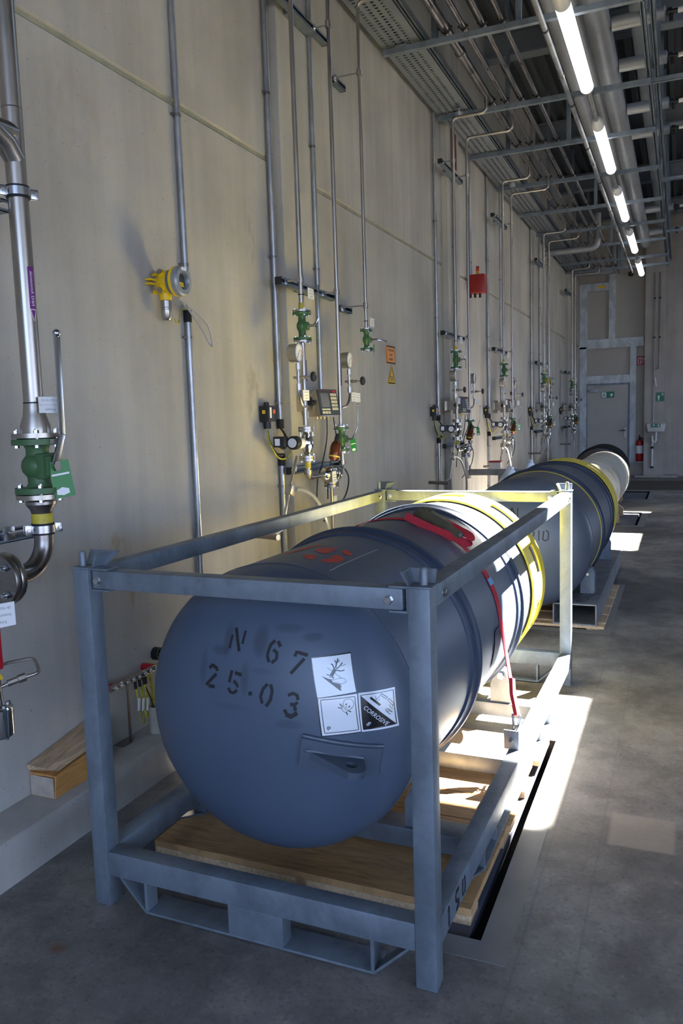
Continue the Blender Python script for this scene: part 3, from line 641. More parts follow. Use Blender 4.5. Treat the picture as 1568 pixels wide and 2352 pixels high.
TREE=[([(0.2631,0.1832),(0.2711,0.2008)],0.0098),([(0.2631,0.1832),(0.25,0.1867)],0.0023),([(0.2633,0.1816),(0.2701,0.1755)],0.0033),([(0.2617,0.1816),(0.2579,0.1785)],0.0023),([(0.2696,0.1993),(0.2628,0.2126),(0.2583,0.2141)],0.0032),([(0.2717,0.2024),(0.2727,0.2153),(0.2751,0.228)],0.0035),([(0.2729,0.2137),(0.267,0.224)],0.0022),([(0.2741,0.2168),(0.28,0.2229)],0.0019),([(0.2742,0.2006),(0.2814,0.2067),(0.2874,0.2163)],0.0029),([(0.2836,0.2082),(0.2949,0.2106),(0.2954,0.2129)],0.0013),([(0.2746,0.1974),(0.2858,0.1943),(0.2949,0.1964)],0.0029),([(0.2499,0.2055),(0.2629,0.1955)],0.001),([(0.2722,0.1885),(0.289,0.1756)],0.001),([(0.2622,0.1742),(0.2704,0.1717),(0.2843,0.1756),(0.2952,0.1752),(0.301,0.1704),(0.298,0.1689),(0.3045,0.1652),(0.2963,0.1608),(0.2853,0.1615),(0.274,0.1654),(0.2694,0.1632),(0.2622,0.1742)],0.001),([(0.296,0.1653),(0.2969,0.1646)],0.0023)]
GROUND=[(0.2365,0.1829),(0.2624,0.1726),(0.2693,0.1648),(0.2918,0.1578),(0.2873,0.1556),(0.2921,0.1528),(0.2885,0.1489),(0.2917,0.147),(0.2886,0.1464),(0.2919,0.1434),(0.2897,0.1408)]
BORD2=[([(0.2386,0.1171),(0.326,0.1235),(0.3377,0.0291),(0.2505,0.023),(0.2386,0.1171),(0.2443,0.1176)],0.0018)]
SKULL=[([(0.2978,0.1024),(0.2977,0.1075),(0.2991,0.1121),(0.3021,0.1157),(0.3061,0.1179),(0.3107,0.1184),(0.3154,0.1172),(0.3195,0.1144),(0.3227,0.1103),(0.3245,0.1054),(0.3246,0.1004),(0.3232,0.0958),(0.3203,0.0922),(0.3163,0.09)],0.0011),([(0.2977,0.108),(0.2973,0.1029),(0.3009,0.0967),(0.2994,0.0943),(0.3074,0.0877),(0.3112,0.0883),(0.3151,0.088),(0.3188,0.0928)],0.0011),([(0.2947,0.0937),(0.2965,0.0867),(0.3028,0.0812),(0.309,0.0825),(0.3105,0.0866)],0.0012),([(0.2889,0.106),(0.2975,0.0961)],0.0025),([(0.2852,0.0951),(0.2955,0.0931)],0.0025),([(0.3059,0.0822),(0.31,0.0732)],0.0025),([(0.3117,0.0857),(0.3186,0.0812)],0.0025),([(0.3041,0.1042),(0.3067,0.1023)],0.0052),([(0.3121,0.0976),(0.3146,0.0957)],0.0052),([(0.3053,0.0964),(0.3066,0.0946)],0.0039),([(0.2567,0.0395),(0.2616,0.0417),(0.2657,0.0392),(0.264,0.0357),(0.2564,0.0368),(0.2612,0.0317)],0.0024)]
BORD3=[([(0.3402,0.1253),(0.4133,0.1266),(0.4247,0.0298),(0.349,0.0278),(0.3402,0.1253),(0.3454,0.1257)],0.0018)]
TRI=[(0.3402,0.1245),(0.3627,0.1006),(0.3849,0.0772),(0.4049,0.0545),(0.4247,0.0298),(0.401,0.0305),(0.3755,0.0298),(0.349,0.0278),(0.3467,0.0607),(0.3438,0.092)]
ACID=[([(0.3634,0.1164),(0.3755,0.104),(0.3873,0.0912)],0.0054),([(0.3872,0.1213),(0.4016,0.1071)],0.0056),([(0.4044,0.1047),(0.4165,0.0853)],0.0056),([(0.3846,0.1177),(0.3807,0.1118),(0.3754,0.1061)],0.0012),([(0.3754,0.1186),(0.3774,0.1082)],0.0009),([(0.3865,0.1081),(0.3797,0.1044)],0.0009),([(0.4166,0.0845),(0.411,0.076)],0.0012),([(0.4085,0.0886),(0.4103,0.0788)],0.0009),([(0.4195,0.0768),(0.4138,0.0735)],0.0009),([(0.4008,0.0796),(0.4003,0.0738),(0.406,0.0654),(0.4121,0.0606)],0.0013),([(0.4029,0.0782),(0.4085,0.0733),(0.4147,0.0655)],0.0019),([(0.4031,0.0731),(0.4086,0.0682)],0.0013)]
TUBEIN=[([(0.3882,0.12),(0.401,0.1078)],0.0031),([(0.4051,0.1036),(0.4156,0.0871)],0.0031)]
CORR=[(0.3497,0.0922),(0.4062,0.0321),(0.3597,0.101)]
EIGHT=[(0.3613,0.0429),(0.3624,0.0463)]
PLATE=[(0.192,0.0129),(0.395,-0.0316),(0.3808,-0.1159),(0.1797,-0.0712)]
LUG=[(0.2008,-0.0253),(0.3489,-0.0531)]
RED=[[(1.5296,0.463),(1.537,0.492),(1.4595,0.5025),(1.4221,0.4593),(1.4189,0.4317),(1.4641,0.4292)],[(1.5475,0.5723),(1.5605,0.6166),(1.5215,0.6343),(1.4339,0.6548),(1.431,0.6295),(1.46,0.5905),(1.42,0.5639),(1.4265,0.5394),(1.4918,0.5407)],[(1.3788,0.6193),(1.3823,0.6539),(1.3379,0.6497),(1.2931,0.6309),(1.2809,0.5973),(1.317,0.5926)],[(1.374,0.4371),(1.3704,0.4705),(1.3474,0.4973),(1.3703,0.5425),(1.3464,0.5647),(1.2965,0.5536),(1.263,0.5226),(1.267,0.4844),(1.3077,0.4454)],[(1.7419,0.4918),(1.7129,0.6042),(1.6578,0.6844),(1.5909,0.6856),(1.6311,0.6259),(1.6669,0.5602),(1.6991,0.4947)]]
SCR=[[(1.2277,0.3725),(1.2261,0.4055),(1.2327,0.448),(1.2296,0.5186),(1.23,0.6259),(1.2285,0.6716),(1.2235,0.7895)]]
d1 = dome_fn(.0006, .3204, .2637); d2 = dome_fn(.0011, .3204, .2637); d3 = dome_fn(.0016, .3204, .2637)
m = MB()
for p_, w in STENCIL: m.ribbon(p_, w, d1)
note(m.build('stencil_lettering', 'stencil_black', DR, smooth=False), 'black stencilled lettering N 67 25.03')
def quad_grid(mb, q, fn, n=8, e=0.0):
    c = [sum(p[0] for p in q) / 4, sum(p[1] for p in q) / 4]; q = [(c[0] + (p[0] - c[0]) * (1 + e), c[1] + (p[1] - c[1]) * (1 + e)) for p in q]
    V = []
    for i in range(n + 1):
        for j in range(n + 1):
            s, t = i / n, j / n; u = [(1 - t) * ((1 - s) * q[0][k] + s * q[1][k]) + t * ((1 - s) * q[3][k] + s * q[2][k]) for k in (0, 1)]; V.append(mb.b.verts.new(fn(*u)))
    for i in range(n):
        for j in range(n): a = i * (n + 1) + j; mb.b.faces.new((V[a], V[a + 1], V[a + n + 2], V[a + n + 1]))
    return mb
def fan(mb, pts, fn):  # polygon on the curved surface: triangulated, then cut fine and mapped
    t = bmesh.new(); f = t.faces.new([t.verts.new((p[0], p[1], 0)) for p in pts]); bmesh.ops.triangulate(t, faces=[f])
    bmesh.ops.subdivide_edges(t, edges=t.edges[:], cuts=3, use_grid_fill=True)
    for v in t.verts: v.co = fn(v.co.x, v.co.y)
    return mb._merge(t)
names = ['black edged white sticker with dead tree and fish', 'white sticker with skull and crossbones and the figure 2', 'white and black sticker reading CORROSIVE with the figure 8']
for i, q in enumerate(STICK):
    if i < 2: mb = quad_grid(MB(), [(p[0] - .0012, p[1] + (.0012 if i == 0 else -.0006)) for p in q], dome_fn(.0004, .3204, .2637), 8, .035); bk = mb.build('sticker_backing', 'sticker_black', DR)
    st_ = quad_grid(MB(), q, dome_fn(.0007, .3204, .2637)).build('hazard_sticker', 'sticker_white', DR); note(st_, names[i])
    if i == 0:
        m = MB()
        for p_, w in TREE: m.ribbon(p_, w, d2, .004)
        fan(m, GROUND, d2); m.build('tree_and_fish_symbol', 'sticker_black', st_, smooth=False)
    if i == 1:
        m = MB()
        for p_, w in BORD2 + SKULL: m.ribbon(p_, w, d2, .004)
        m.build('skull_symbol', 'sticker_black', st_, smooth=False)
    if i == 2:
        m = MB()
        for p_, w in BORD3 + ACID: m.ribbon(p_, w, d2, .004)
        fan(m, TRI, d2); m.build('corrosion_symbol', 'sticker_black', st_, smooth=False)
        m = MB()
        for p_, w in TUBEIN: m.ribbon(p_, w, d3, .004)
        a, b, up = [Vector(p) for p in CORR]; e = (b - a).normalized(); n_ = Vector((-e.y, e.x)); mid = (a + b) / 2 + n_ * .0005
        add_text(m, 'CORROSIVE', .0152, lambda u, v: d3(*(mid + e * u + n_ * v))); c8 = Vector(EIGHT[0])
        add_text(m, '8', .017, lambda u, v: d3(*(c8 + e * u + n_ * v))); m.build('white_lettering', 'sticker_white', st_, smooth=False)
cylf = lambda off: (lambda th, y: Vector((XC + (RD + off) * math.cos(th), y, ZC + (RD + off) * math.sin(th))))
m = MB()
for p_ in RED: fan(m, p_, cylf(.0008))
note(m.build('spray_marks', 'paint_red', DR, smooth=False), 'red stencilled characters on top')
m = MB(); m.ribbon([(a, y) for a, y in SCR[0]], .006, cylf(.0010), .02); note(m.build('scratch_mark', 'scratch', DR, smooth=False), 'long white scratch')
m = MB(); quad_grid(m, [(.05, 1.30), (.05, 1.46), (-.30, 1.46), (-.30, 1.30)], lambda th, y: cylf(.004)(th, y), 10); m.build('type_plate', 'hoop_paint', DR)
# welded lug on the front dome
def dpt(u, v): return d1(u, v)
m = MB()
q = PLATE; n = 10; V = {}
for lay, off in ((0, .0), (1, .013)):
    f = dome_fn(off, .3204, .2637)
    for i in range(n + 1):
        for j in range(n + 1):
            s, tt = i / n, j / n; u = [(1 - tt) * ((1 - s) * q[0][k] + s * q[1][k]) + tt * ((1 - s) * q[3][k] + s * q[2][k]) for k in (0, 1)]; V[lay, i, j] = m.b.verts.new(f(*u))
for i in range(n):
    for j in range(n): m.b.faces.new((V[1, i, j], V[1, i, j + 1], V[1, i + 1, j + 1], V[1, i + 1, j]))
for i in range(n):
    for (a, b) in (((i, 0), (i + 1, 0)), ((i, n), (i + 1, n)), ((0, i), (0, i + 1)), ((n, i), (n, i + 1))): m.b.faces.new((V[0, a[0], a[1]], V[0, b[0], b[1]], V[1, b[0], b[1]], V[1, a[0], a[1]]))
f2 = dome_fn(.004, .3204, .2637)
m.tube([f2(*(Vector(q[0]).lerp(Vector(q[1]), k / 12))) + Vector((0, 0, .004)) for k in range(13)], [.0055 + .001 * (k % 2) for k in range(13)], 8)
pl = m.build('lug_plate', 'tank_paint', DR, ang=40)
a, b = Vector(LUG[0]), Vector(LUG[1]); fo = dome_fn(.008, .3204, .2637); A3, B3 = fo(*a), fo(*b); u3 = (B3 - A3).normalized(); mid3 = (A3 + B3) / 2
nn = Vector((mid3.x - XC, 0, mid3.z - ZC)) / RD ** 2 + Vector((0, (mid3.y - .3204) / .2637 ** 2, 0)); nn.normalize(); nn = (nn - u3 * nn.dot(u3)).normalized(); ww = u3.cross(nn); ww = ww if ww.z < 0 else -ww
m = MB(); Lg = (B3 - A3).length; outer = [(-.01, -.012), (Lg, -.012), (Lg + .004, .05)] + [(Lg - .032 + .036 * math.cos(t_), .062 + .036 * math.sin(t_)) for t_ in [rad(x) for x in range(-5, 125, 13)]]
hole = [(Lg - .036 + .0165 * math.cos(rad(x)), .052 + .0165 * math.sin(rad(x))) for x in range(0, 360, 20)]
def holed(mb, outer, hole, o, u, v, w, th):
    for k in (0, 1):
        t = bmesh.new(); ov = [t.verts.new((p[0], p[1], 0)) for p in outer]; hv = [t.verts.new((p[0], p[1], 0)) for p in hole]
        ed = [t.edges.new((ov[i], ov[(i + 1) % len(ov)])) for i in range(len(ov))] + [t.edges.new((hv[i], hv[(i + 1) % len(hv)])) for i in range(len(hv))]
        bmesh.ops.triangle_fill(t, edges=ed, use_beauty=True)
        for vv in t.verts: vv.co = o + u * vv.co.x + v * vv.co.y + w * (th * k)
        mb._merge(t)
    for ring in (outer, hole):
        for i in range(len(ring)):
            p, q_ = ring[i], ring[(i + 1) % len(ring)]
            mb.poly([o + u * p[0] + v * p[1], o + u * q_[0] + v * q_[1], o + u * q_[0] + v * q_[1] + w * th, o + u * p[0] + v * p[1] + w * th])
holed(m, outer, hole, A3, u3, nn, ww, .022); m.tube([A3 + u3 * (Lg * k / 10) + nn * .005 - ww * .002 for k in range(11)], .006, 8)
m.build('lifting_eye', 'tank_paint', DR, smooth=False)

# ---------------------------------------------------------------- red ratchet strap over the nearest drum
t = thing('ratchet_strap', 'red ratchet strap tied over the nearest drum, hooked to the cage on both sides', 'strap', (FX, FY, 0), FA)
RS = RD + .004; path = [(W - .052, 1.30, .285), (W - .085, 1.36, .42)]
for k in range(31):
    th = rad(2 + 174 * k / 30); path.append((XC + RS * math.cos(th), 1.42, ZC + RS * math.sin(th)))
path += [(.06, 1.36, .42), (.05, 1.30, .285)]
def belt(mb, pts, w, th, ax=(0, 1, 0)):  # flat belt: pts in 3-D, width along ax
    pts = [Vector(p) for p in pts]; ax = Vector(ax); rows = []
    for i, p in enumerate(pts):
        d = (pts[min(i + 1, len(pts) - 1)] - pts[max(i - 1, 0)]).normalized(); n_ = d.cross(ax).normalized(); s_ = n_.cross(d)
        rows.append([mb.b.verts.new(p + s_ * a * w / 2 + n_ * b * th / 2) for a, b in ((-1, -1), (1, -1), (1, 1), (-1, 1))])
    for a, b in zip(rows, rows[1:]):
        for k in range(4): mb.b.faces.new((a[k], a[(k + 1) % 4], b[(k + 1) % 4], b[k]))
    mb.b.faces.new(rows[0]); mb.b.faces.new(rows[-1][::-1]); return mb
m = MB(); belt(m, path, .048, .003); web = m.build('webbing', 'strap_red', t, ang=50)
m = MB(); belt(m, [(W - .045, 1.30, .285), (W - .07, 1.335, .36), (W - .078, 1.36, .42)], .046, .014); m.build('sewn_end', 'strap_red', web, ang=50)
m = MB(); th = rad(26); m.cbox(Vector((XC + (RS + .003) * math.cos(th), 1.42, ZC + (RS + .003) * math.sin(th))), (.003, .050, .03), 0, Matrix.Rotation(-th, 3, 'Y')); m.build('size_tag', 'blue_tag', web)
for sx in (1, -1):
    x = W - .048 if sx > 0 else .048
    m = MB(); m.tube([(x - .016, 1.30, .290), (x + .016, 1.30, .290), (x + .010, 1.285, .25), (x + .004, 1.262, .222), (x, 1.24, .205), (x - .006, 1.262, .222), (x - .010, 1.285, .25), (x - .016, 1.30, .290)], .005, 8, smooth_bend=.01); m.build('hook', 'zinc_plated', t)
th = rad(66); er = Vector((math.cos(th), 0, math.sin(th))); et = Vector((math.sin(th), 0, -math.cos(th))); ey = Vector((0, 1, 0)); o_ = Vector((XC, 1.42, ZC)) + er * (RS + .030)
rt = MB()
for s_ in (-.030, .027):
    rt.prism([(-.115, -.012), (-.10, -.034), (-.07, -.036), (-.03, -.022), (.11, -.020), (.125, -.008), (.118, .010), (-.02, .022), (-.07, .032), (-.105, .022)], o_ + ey * s_, et, er, ey, .003)
rt.cyl(o_ + ey * -.03 + et * .115 - er * .004, o_ + ey * .03 + et * .115 - er * .004, .007, 12)
rat = rt.build('ratchet', 'yellow_chromate', t, smooth=False)
m = MB(); m.cyl(o_ + ey * -.036 - et * .08, o_ + ey * .036 - et * .08, .020, 18); m.lathe([(.012, 0), (.028, 0), (.028, .003), (.012, .003)], o_ - ey * .036 - et * .08, (0, -1, 0), 20); m.build('spool', 'yellow_chromate', rat)
m = MB(); m.prism([(-.05, .02), (.06, .012), (.062, .018), (-.05, .030)], o_ + ey * -.024, et, er, ey, .048); m.build('handle', 'yellow_chromate', rat, smooth=False)
m = MB(); hexbolt(m, o_ - ey * .032 + et * .112 - er * .003, (0, -1, 0), .009, .005); m.build('rivet', 'zinc_plated', rat)
m = MB(); tail = [o_ + et * (-.06) + er * .004, o_ + et * .02 + er * .008, o_ + et * .10 + er * .006, o_ + et * .145 + er * .002, o_ + et * .158 - er * .014, o_ + et * .145 - er * .028 - ey * .008, o_ + et * .09 - er * .026 - ey * .03, o_ + et * .02 - er * .024 - ey * .055, o_ - et * .06 - er * .022 - ey * .075, o_ - et * .14 - er * .018 - ey * .085]
pts = []
for a, b, c_, d_ in zip([tail[0]] + tail, tail, tail[1:], tail[2:] + [tail[-1]]):
    for k in range(5):
        u = k / 5; pts.append(.5 * ((2 * b) + (c_ - a) * u + (2 * a - 5 * b + 4 * c_ - d_) * u * u + (-a + 3 * b - 3 * c_ + d_) * u ** 3))
belt(m, pts, .034, .003, ey * .5 + er * .85); m.build('loose_tail', 'strap_red', t, ang=60)

# ---------------------------------------------------------------- the drums behind
D2 = thing('gas_drum', 'second blue-grey gas drum on a steel skid, behind the cage, with a yellow stripe', 'drum', (-1.535, 5.30, .0), 0, 'pressure drums in a row')
drum(D2, .3204, .2637, 2.36, .13, (.975, 1.812), 'tank_paint', 'hoop_paint', True, True)
m = MB()
for s_, w in (([(-.05, .20), (-.055, .27)], .008), ([(-.05, .27), (-.015, .20)], .009), ([(-.01, .20), (-.01, .27)], .008),
              ([(.07, .11), (.085, .125), (.105, .11), (.10, .09), (.07, .055), (.11, .055)], .009), ([(.135, .125), (.135, .055)], .008), ([(.165, .12), (.16, .065), (.175, .055), (.195, .065), (.195, .11), (.18, .125)], .009), ([(-.09, .11), (-.055, .11), (-.055, .08), (-.09, .04)], .008)): m.ribbon(s_, w, d1)
note(m.build('stencil_lettering', 'stencil_black', D2, smooth=False), 'black stencilled number with 21')
S2 = thing('roller_skid', 'grey steel roller skid under the second drum, stencilled FEDERAL', 'skid', (-1.62, 5.30, 0))
for x in (-.06, .80):
    m = MB(); w = .30
    for lo, hi in (((x, .38, .022), (x + w, 2.75, .032)), ((x, .38, .165), (x + w, 2.75, .175)), ((x, .38, .03), (x + .01, 2.75, .17)), ((x + w - .01, .38, .03), (x + w, 2.75, .17))): m.box(lo, hi, .001)
    m.build('fork_tube', 'galvanized_dull', S2, smooth=False)
for y in (.75, 2.3): m = MB(); m.box((.23, y, .06), (.81, y + .12, .14), .004); m.build('cross_member', 'rust', S2)
for y in (.74, 2.2):
    for sx in (-1, 1):
        c = XC + .085 + sx * .38; m = MB()
        for yy in (y, y + .07): m.prism([(-.05, 0), (.05, 0), (.05, .15), (.03, .19), (-.03, .19), (-.05, .15)], (c, yy, .174), (1, 0, 0), (0, 0, 1), (0, 1, 0), .010)
        b_ = m.build('roller_bracket', 'galvanized', S2); m = MB(); m.cyl((c, y + .012, .315), (c, y + .068, .315), .038); m.build('roller', 'galvanized_light', b_)
        m = MB(); hexbolt(m, (c, y, .32), (0, -1, 0), .014, .01); m.build('bolt', 'zinc_plated', b_)
m = MB(); add_text(m, 'FEDERAL', .085, flat((1.02, .60, .1756), (.25, 1, 0), (-1, .1, 0))); note(m.build('stencil_lettering', 'stencil_black', S2, smooth=False), 'black stencilled word FEDERAL')
for y in (1.05, 1.95):  # clamp arms on the wall side
    m = MB(); m.bar((.10, y, .66), (.385, y + .02, 1.10), .05, .012, (0, 1, 0), .002); m.bar((.32, y + .01, .985), (.395, y + .02, 1.08), .06, .02, (0, 1, 0), .003); note(m.build('clamp_arm', 'galvanized_light', S2), 'bright steel clamp arm')
t = thing('timber_pallet', 'low timber pallet under the steel skid of the second drum', 'pallet', (-1.62, 5.30, 0))
for y0, y1 in ((.38, .46), (.50, .72), (.76, 1.0), (1.05, 1.3), (1.35, 1.6), (1.65, 1.83)):
    m = MB(); m.box((-.12, y0, .003), (1.15, y1, .0215), .002); m.build('deck_board', 'wood_pale', t, smooth=False)
for x in (-.10, .5, 1.03): m = MB(); m.box((x, .39, -.0200), (x + .1, 1.84, .0025), .002); m.build('bearer', 'wood_beam', t, smooth=False)
D3 = thing('gas_drum', 'cream ribbed gas drum lying behind the second blue drum', 'drum', (-1.12, 11.05, .475), 0, 'pressure drums in a row')
m = MB(); R3 = .372; prof = [(0, -.16), (.15, -.15), (.26, -.10), (.32, -.04), (R3 - .02, .0)]
for y in (.12, .34, .56, .80, 1.05, 1.4, 1.75, 2.05): prof += [(R3 - .02, y - .07), (R3 - .012, y - .055), (R3 + .018, y - .035), (R3 + .024, y), (R3 + .018, y + .035), (R3 - .012, y + .055), (R3 - .02, y + .07)]
prof += [(R3, 2.5), (.35, 2.56), (.2, 2.62), (0, 2.64)]
m.lathe(prof, (0, 0, 0), (0, 1, 0), 64); m.build('shell', 'tank_cream', D3, ang=25)
m = MB(); m.lathe([(R3, 2.20), (R3 + .03, 2.20), (R3 + .03, 2.24), (R3, 2.24)], (0, 0, 0), (0, 1, 0), 64, True); m.build('rolling_hoop', 'tank_dark', D3)
def cradle(lb, x, y, rr, zc, ys):
    t = thing('timber_cradle', lb, 'cradle', (x, y, 0)); 
    for yy in ys:
        m = MB(); zb = zc - rr + .004; arc = [(rr * math.sin(a), zc - rr * math.cos(a)) for a in [rad(q) for q in range(40, -41, -8)]]
        m.prism([(-.30, -.0200 if lb.startswith('dark timber under') else .002), (.36, -.0200 if lb.startswith('dark timber under') else .002), (.36, .09)] + arc + [(-.30, .09)], (0, yy, 0), (1, 0, 0), (0, 0, 1), (0, 1, 0), .10); m.build('block', 'wood_beam', t, smooth=False)
cradle('dark timber under the cream drum', -1.12, 11.05, R3 + .001, .475, (.35, 1.2))
D4 = thing('gas_drum', 'dark drum with black rims, the farthest one, in front of the grey door', 'drum', (-1.25, 13.75, .50), 0, 'pressure drums in a row')
m = MB(); m.lathe([(0, -.1), (.2, -.09), (.33, -.04), (.40, 0), (.40, 1.4), (.33, 1.45), (0, 1.5)], (0, 0, 0), (0, 1, 0), 64); m.build('shell', 'tank_dark', D4, ang=50)
for y in (.30, .62, 1.05): m = MB(); m.lathe([(.40, y - .03), (.435, y - .02), (.44, y), (.435, y + .02), (.40, y + .03)], (0, 0, 0), (0, 1, 0), 64); m.build('rolling_hoop', 'black_rubber', D4)
cradle('low timber blocks of the farthest drum', -1.25, 13.75, .401, .50, (.10, .40))
# ---------------------------------------------------------------- wall equipment
def bolts_ring(parent, c, r, n, z0, z1, rb, off=0.0, name='bolt', m_='zinc_plated'):
    for k in range(n):
        a = 2 * PI * (k + off) / n; p = Vector(c) + Vector((r * math.cos(a), r * math.sin(a), 0))
        m = MB(); m.cyl(p + Vector((0, 0, z0 - rb * 1.0)), p + Vector((0, 0, z1 + rb * 1.6)), rb * .62, 8)
        m.lathe([(0, 0), (rb, 0), (rb, rb * 1.1), (0, rb * 1.1)], p + Vector((0, 0, z1)), (0, 0, 1), 6); m.lathe([(0, 0), (rb, 0), (rb, rb * 1.1), (0, rb * 1.1)], p + Vector((0, 0, z0)), (0, 0, -1), 6)
        m.build(name, m_, parent)
def ball_valve(name, label, loc, h, rf, rb, lever=None, card=None, green='valve_green', nb=4, group=None, steel_top=True):
    """h: height between the outer faces of the green flanges; loc: bottom centre."""
    t = thing(name, label, 'valve', loc, 0, group); tf = rf * .24
    m = MB(); m.lathe([(0, 0), (rf, 0), (rf, tf), (rb * 1.15, tf * 1.15), (rb, tf * 1.8), (rb * 1.02, h * .30), (rb * 1.4, h * .40), (rb * 1.5, h * .5), (rb * 1.4, h * .60), (rb * 1.02, h * .70), (rb, h - tf * 1.8), (rb * 1.15, h - tf * 1.15), (rf, h - tf), (rf, h), (0, h)], n=40)
    s = rb * 1.15; m.box((rb * .6, -s, h * .5 - s), (rb * 1.55, s, h * .5 + s), rb * .2); m.box((rb * 1.5, -s * .75, h * .5 - s * .8), (rb * 1.9, s * .75, h * .5 + s * .8), rb * .12)
    m.box((-rb * .25, rb * .7, tf), (rb * .25, rb * 1.05, h - tf), .002); body = m.build('body', green, t)
    for k, (z0, z1) in enumerate(((-tf * 1.0, -.0035), (h + .0035, h + tf * 1.0))):
        m = MB(); m.lathe([(0, z0), (rf * .98, z0), (rf * .98, z1), (0, z1)], n=40); fl = m.build('steel_flange', 'stainless', t)
        m = MB(); a, b = (z1, 0) if k == 0 else (h, z0); m.lathe([(0, a), (rf * .7, a), (rf * .7, b), (0, b)], n=32); m.build('gasket', 'black_rubber', fl)
        bolts_ring(fl, (0, 0, 0), rf * .78, nb, (z0 if k == 0 else h - tf), (tf if k == 0 else z1), rf * .115, .5)
    m = MB(); m.box((rf * .985, -rf * .3, h - tf * .85), (rf * .985 + .003, rf * .3, h - tf * .1)); m.build('type_plate', 'stainless', body, smooth=False)
    if lever:
        pts, w, th, rball = lever; m = MB(); m.cyl((rb * 1.8, 0, h * .5), (pts[0][0] + .008, 0, h * .5), rb * .34); m.lathe([(0, 0), (rb * .5, 0), (rb * .5, .006), (0, .006)], (pts[0][0] + th, pts[0][1], h * .5), (1, 0, 0), 6)
        for a, b in zip(pts, pts[1:]): m.bar(a, b, w, th, (1, 0, 0), th * .2)
        if rball: m.ball(pts[-1], rball)
        note(m.build('lever', 'zinc_plated', t), 'steel lever')
    if card:
        q, rz = card; m = MB(); M = Matrix.Translation(Vector(q)) @ Matrix.Rotation(rz, 4, 'Z') @ Matrix.Rotation(rad(8), 4, 'X'); w, hh = rf * .85, rf * 1.55
        m.box((-.0006, -w / 2, -hh), (.0006, w / 2, 0), 0, M); c_ = m.build('tag_card', 'tag_green', t, smooth=False); note(c_, 'green card hanging from the lever')
        m = MB()
        for s_ in (-.0009, .0009): m.poly([M @ Vector((s_, a * w, b * hh)) for a, b in ((-.42, -.34), (.42, -.34), (.42, -.39), (-.42, -.39))]); m.poly([M @ Vector((s_, a * w, b * hh)) for a, b in ((-.35, -.78), (-.05, -.72), (.25, -.78), (.25, -.9), (-.05, -.94), (-.35, -.9))])
        m.build('white_print', 'white_print', c_, smooth=False)
    return t
def label_plate(name, label, loc, w, h, n=3, rz=0.0, txt=None):
    t = thing(name, label, 'label', loc, rz, 'white pipe labels on the wall stations' if not txt else None)
    m = MB(); m.box((-.001, -w / 2, -h / 2), (.001, w / 2, h / 2)); m.build('plate', 'label_white', t, smooth=False)
    m = MB(); fn = flat((.0018, 0, 0), (0, 1, 0), (0, 0, 1))
    if txt:
        for k, (s, sz) in enumerate(txt): add_text(m, s, sz, lambda u, v, k=k: fn(u, v + h * (.28 - .28 * k)))
    else:
        for k in range(n): ww = w * (.36 if k < n - 1 else .16); m.ribbon([(-ww, h * (.28 - .28 * k)), (ww, h * (.28 - .28 * k))], h * .045, fn, .05)
    m.build('print', 'label_grey_print', t, smooth=False); return t
def strut(name, label, a, b, open_dir, group, parts=True, s=.041):  # slotted C-channel from a to b, open towards open_dir
    t = thing(name, label, 'rail', a, 0, group); d = Vector(b) - Vector(a); L = d.length; d.normalize(); o = Vector(open_dir).normalized(); w = d.cross(o); m = MB(); h = s / 2; th = .0028
    def plate(o0, o1, w0, w1):
        c = [d * x + o * y + w * z for x in (0, L) for y in (o0, o1) for z in (w0, w1)]
        m.hexa([c[0], c[1], c[3], c[2], c[4], c[5], c[7], c[6]])
    plate(-h, -h + th, -h, h); plate(-h, h, -h, -h + th); plate(-h, h, h - th, h); plate(h - th, h, -h, -h + .0105); plate(h - th, h, h - .0105, h)
    m.build('channel', 'galvanized', t, smooth=False)
    return t
def pipe_clamp(parent, c, r, back, m_='stainless', wide=.032):  # clamp around a vertical pipe, rod towards -X back
    m = MB(); m.lathe([(r + .0005, -wide / 2), (r + .007, -wide / 2), (r + .007, wide / 2), (r + .0005, wide / 2)], c, (0, 0, 1), 24, True)
    for s in (-1, 1): m.cbox(Vector(c) + Vector((0, s * (r + .011), 0)), (.016, .016, wide * .95), .001)
    m.build('pipe_clamp', m_, parent)
    m = MB(); m.cyl(Vector(c) + Vector((-r - .004, 0, 0)), Vector((back, c[1], c[2])), .005, 10); m.cbox((back, c[1], c[2]), (.012, .034, .034), .002); m.build('threaded_rod', 'zinc_plated', parent)

SW = ['at the nearest wall station', 'at the second wall station', 'at the third wall station', 'at the fourth wall station', 'at the farthest wall station']
DY = [0, 3.37, 5.61, 8.68, 12.15]
PAY, PBY, PX = 4.15, 4.665, -1.98
ST = []   # (root thing, label pattern, group)
def reg(t, pat, group, skip=()): t['label'] = pat % SW[0]; t['group'] = group; ST.append((t, pat, group, skip)); return t
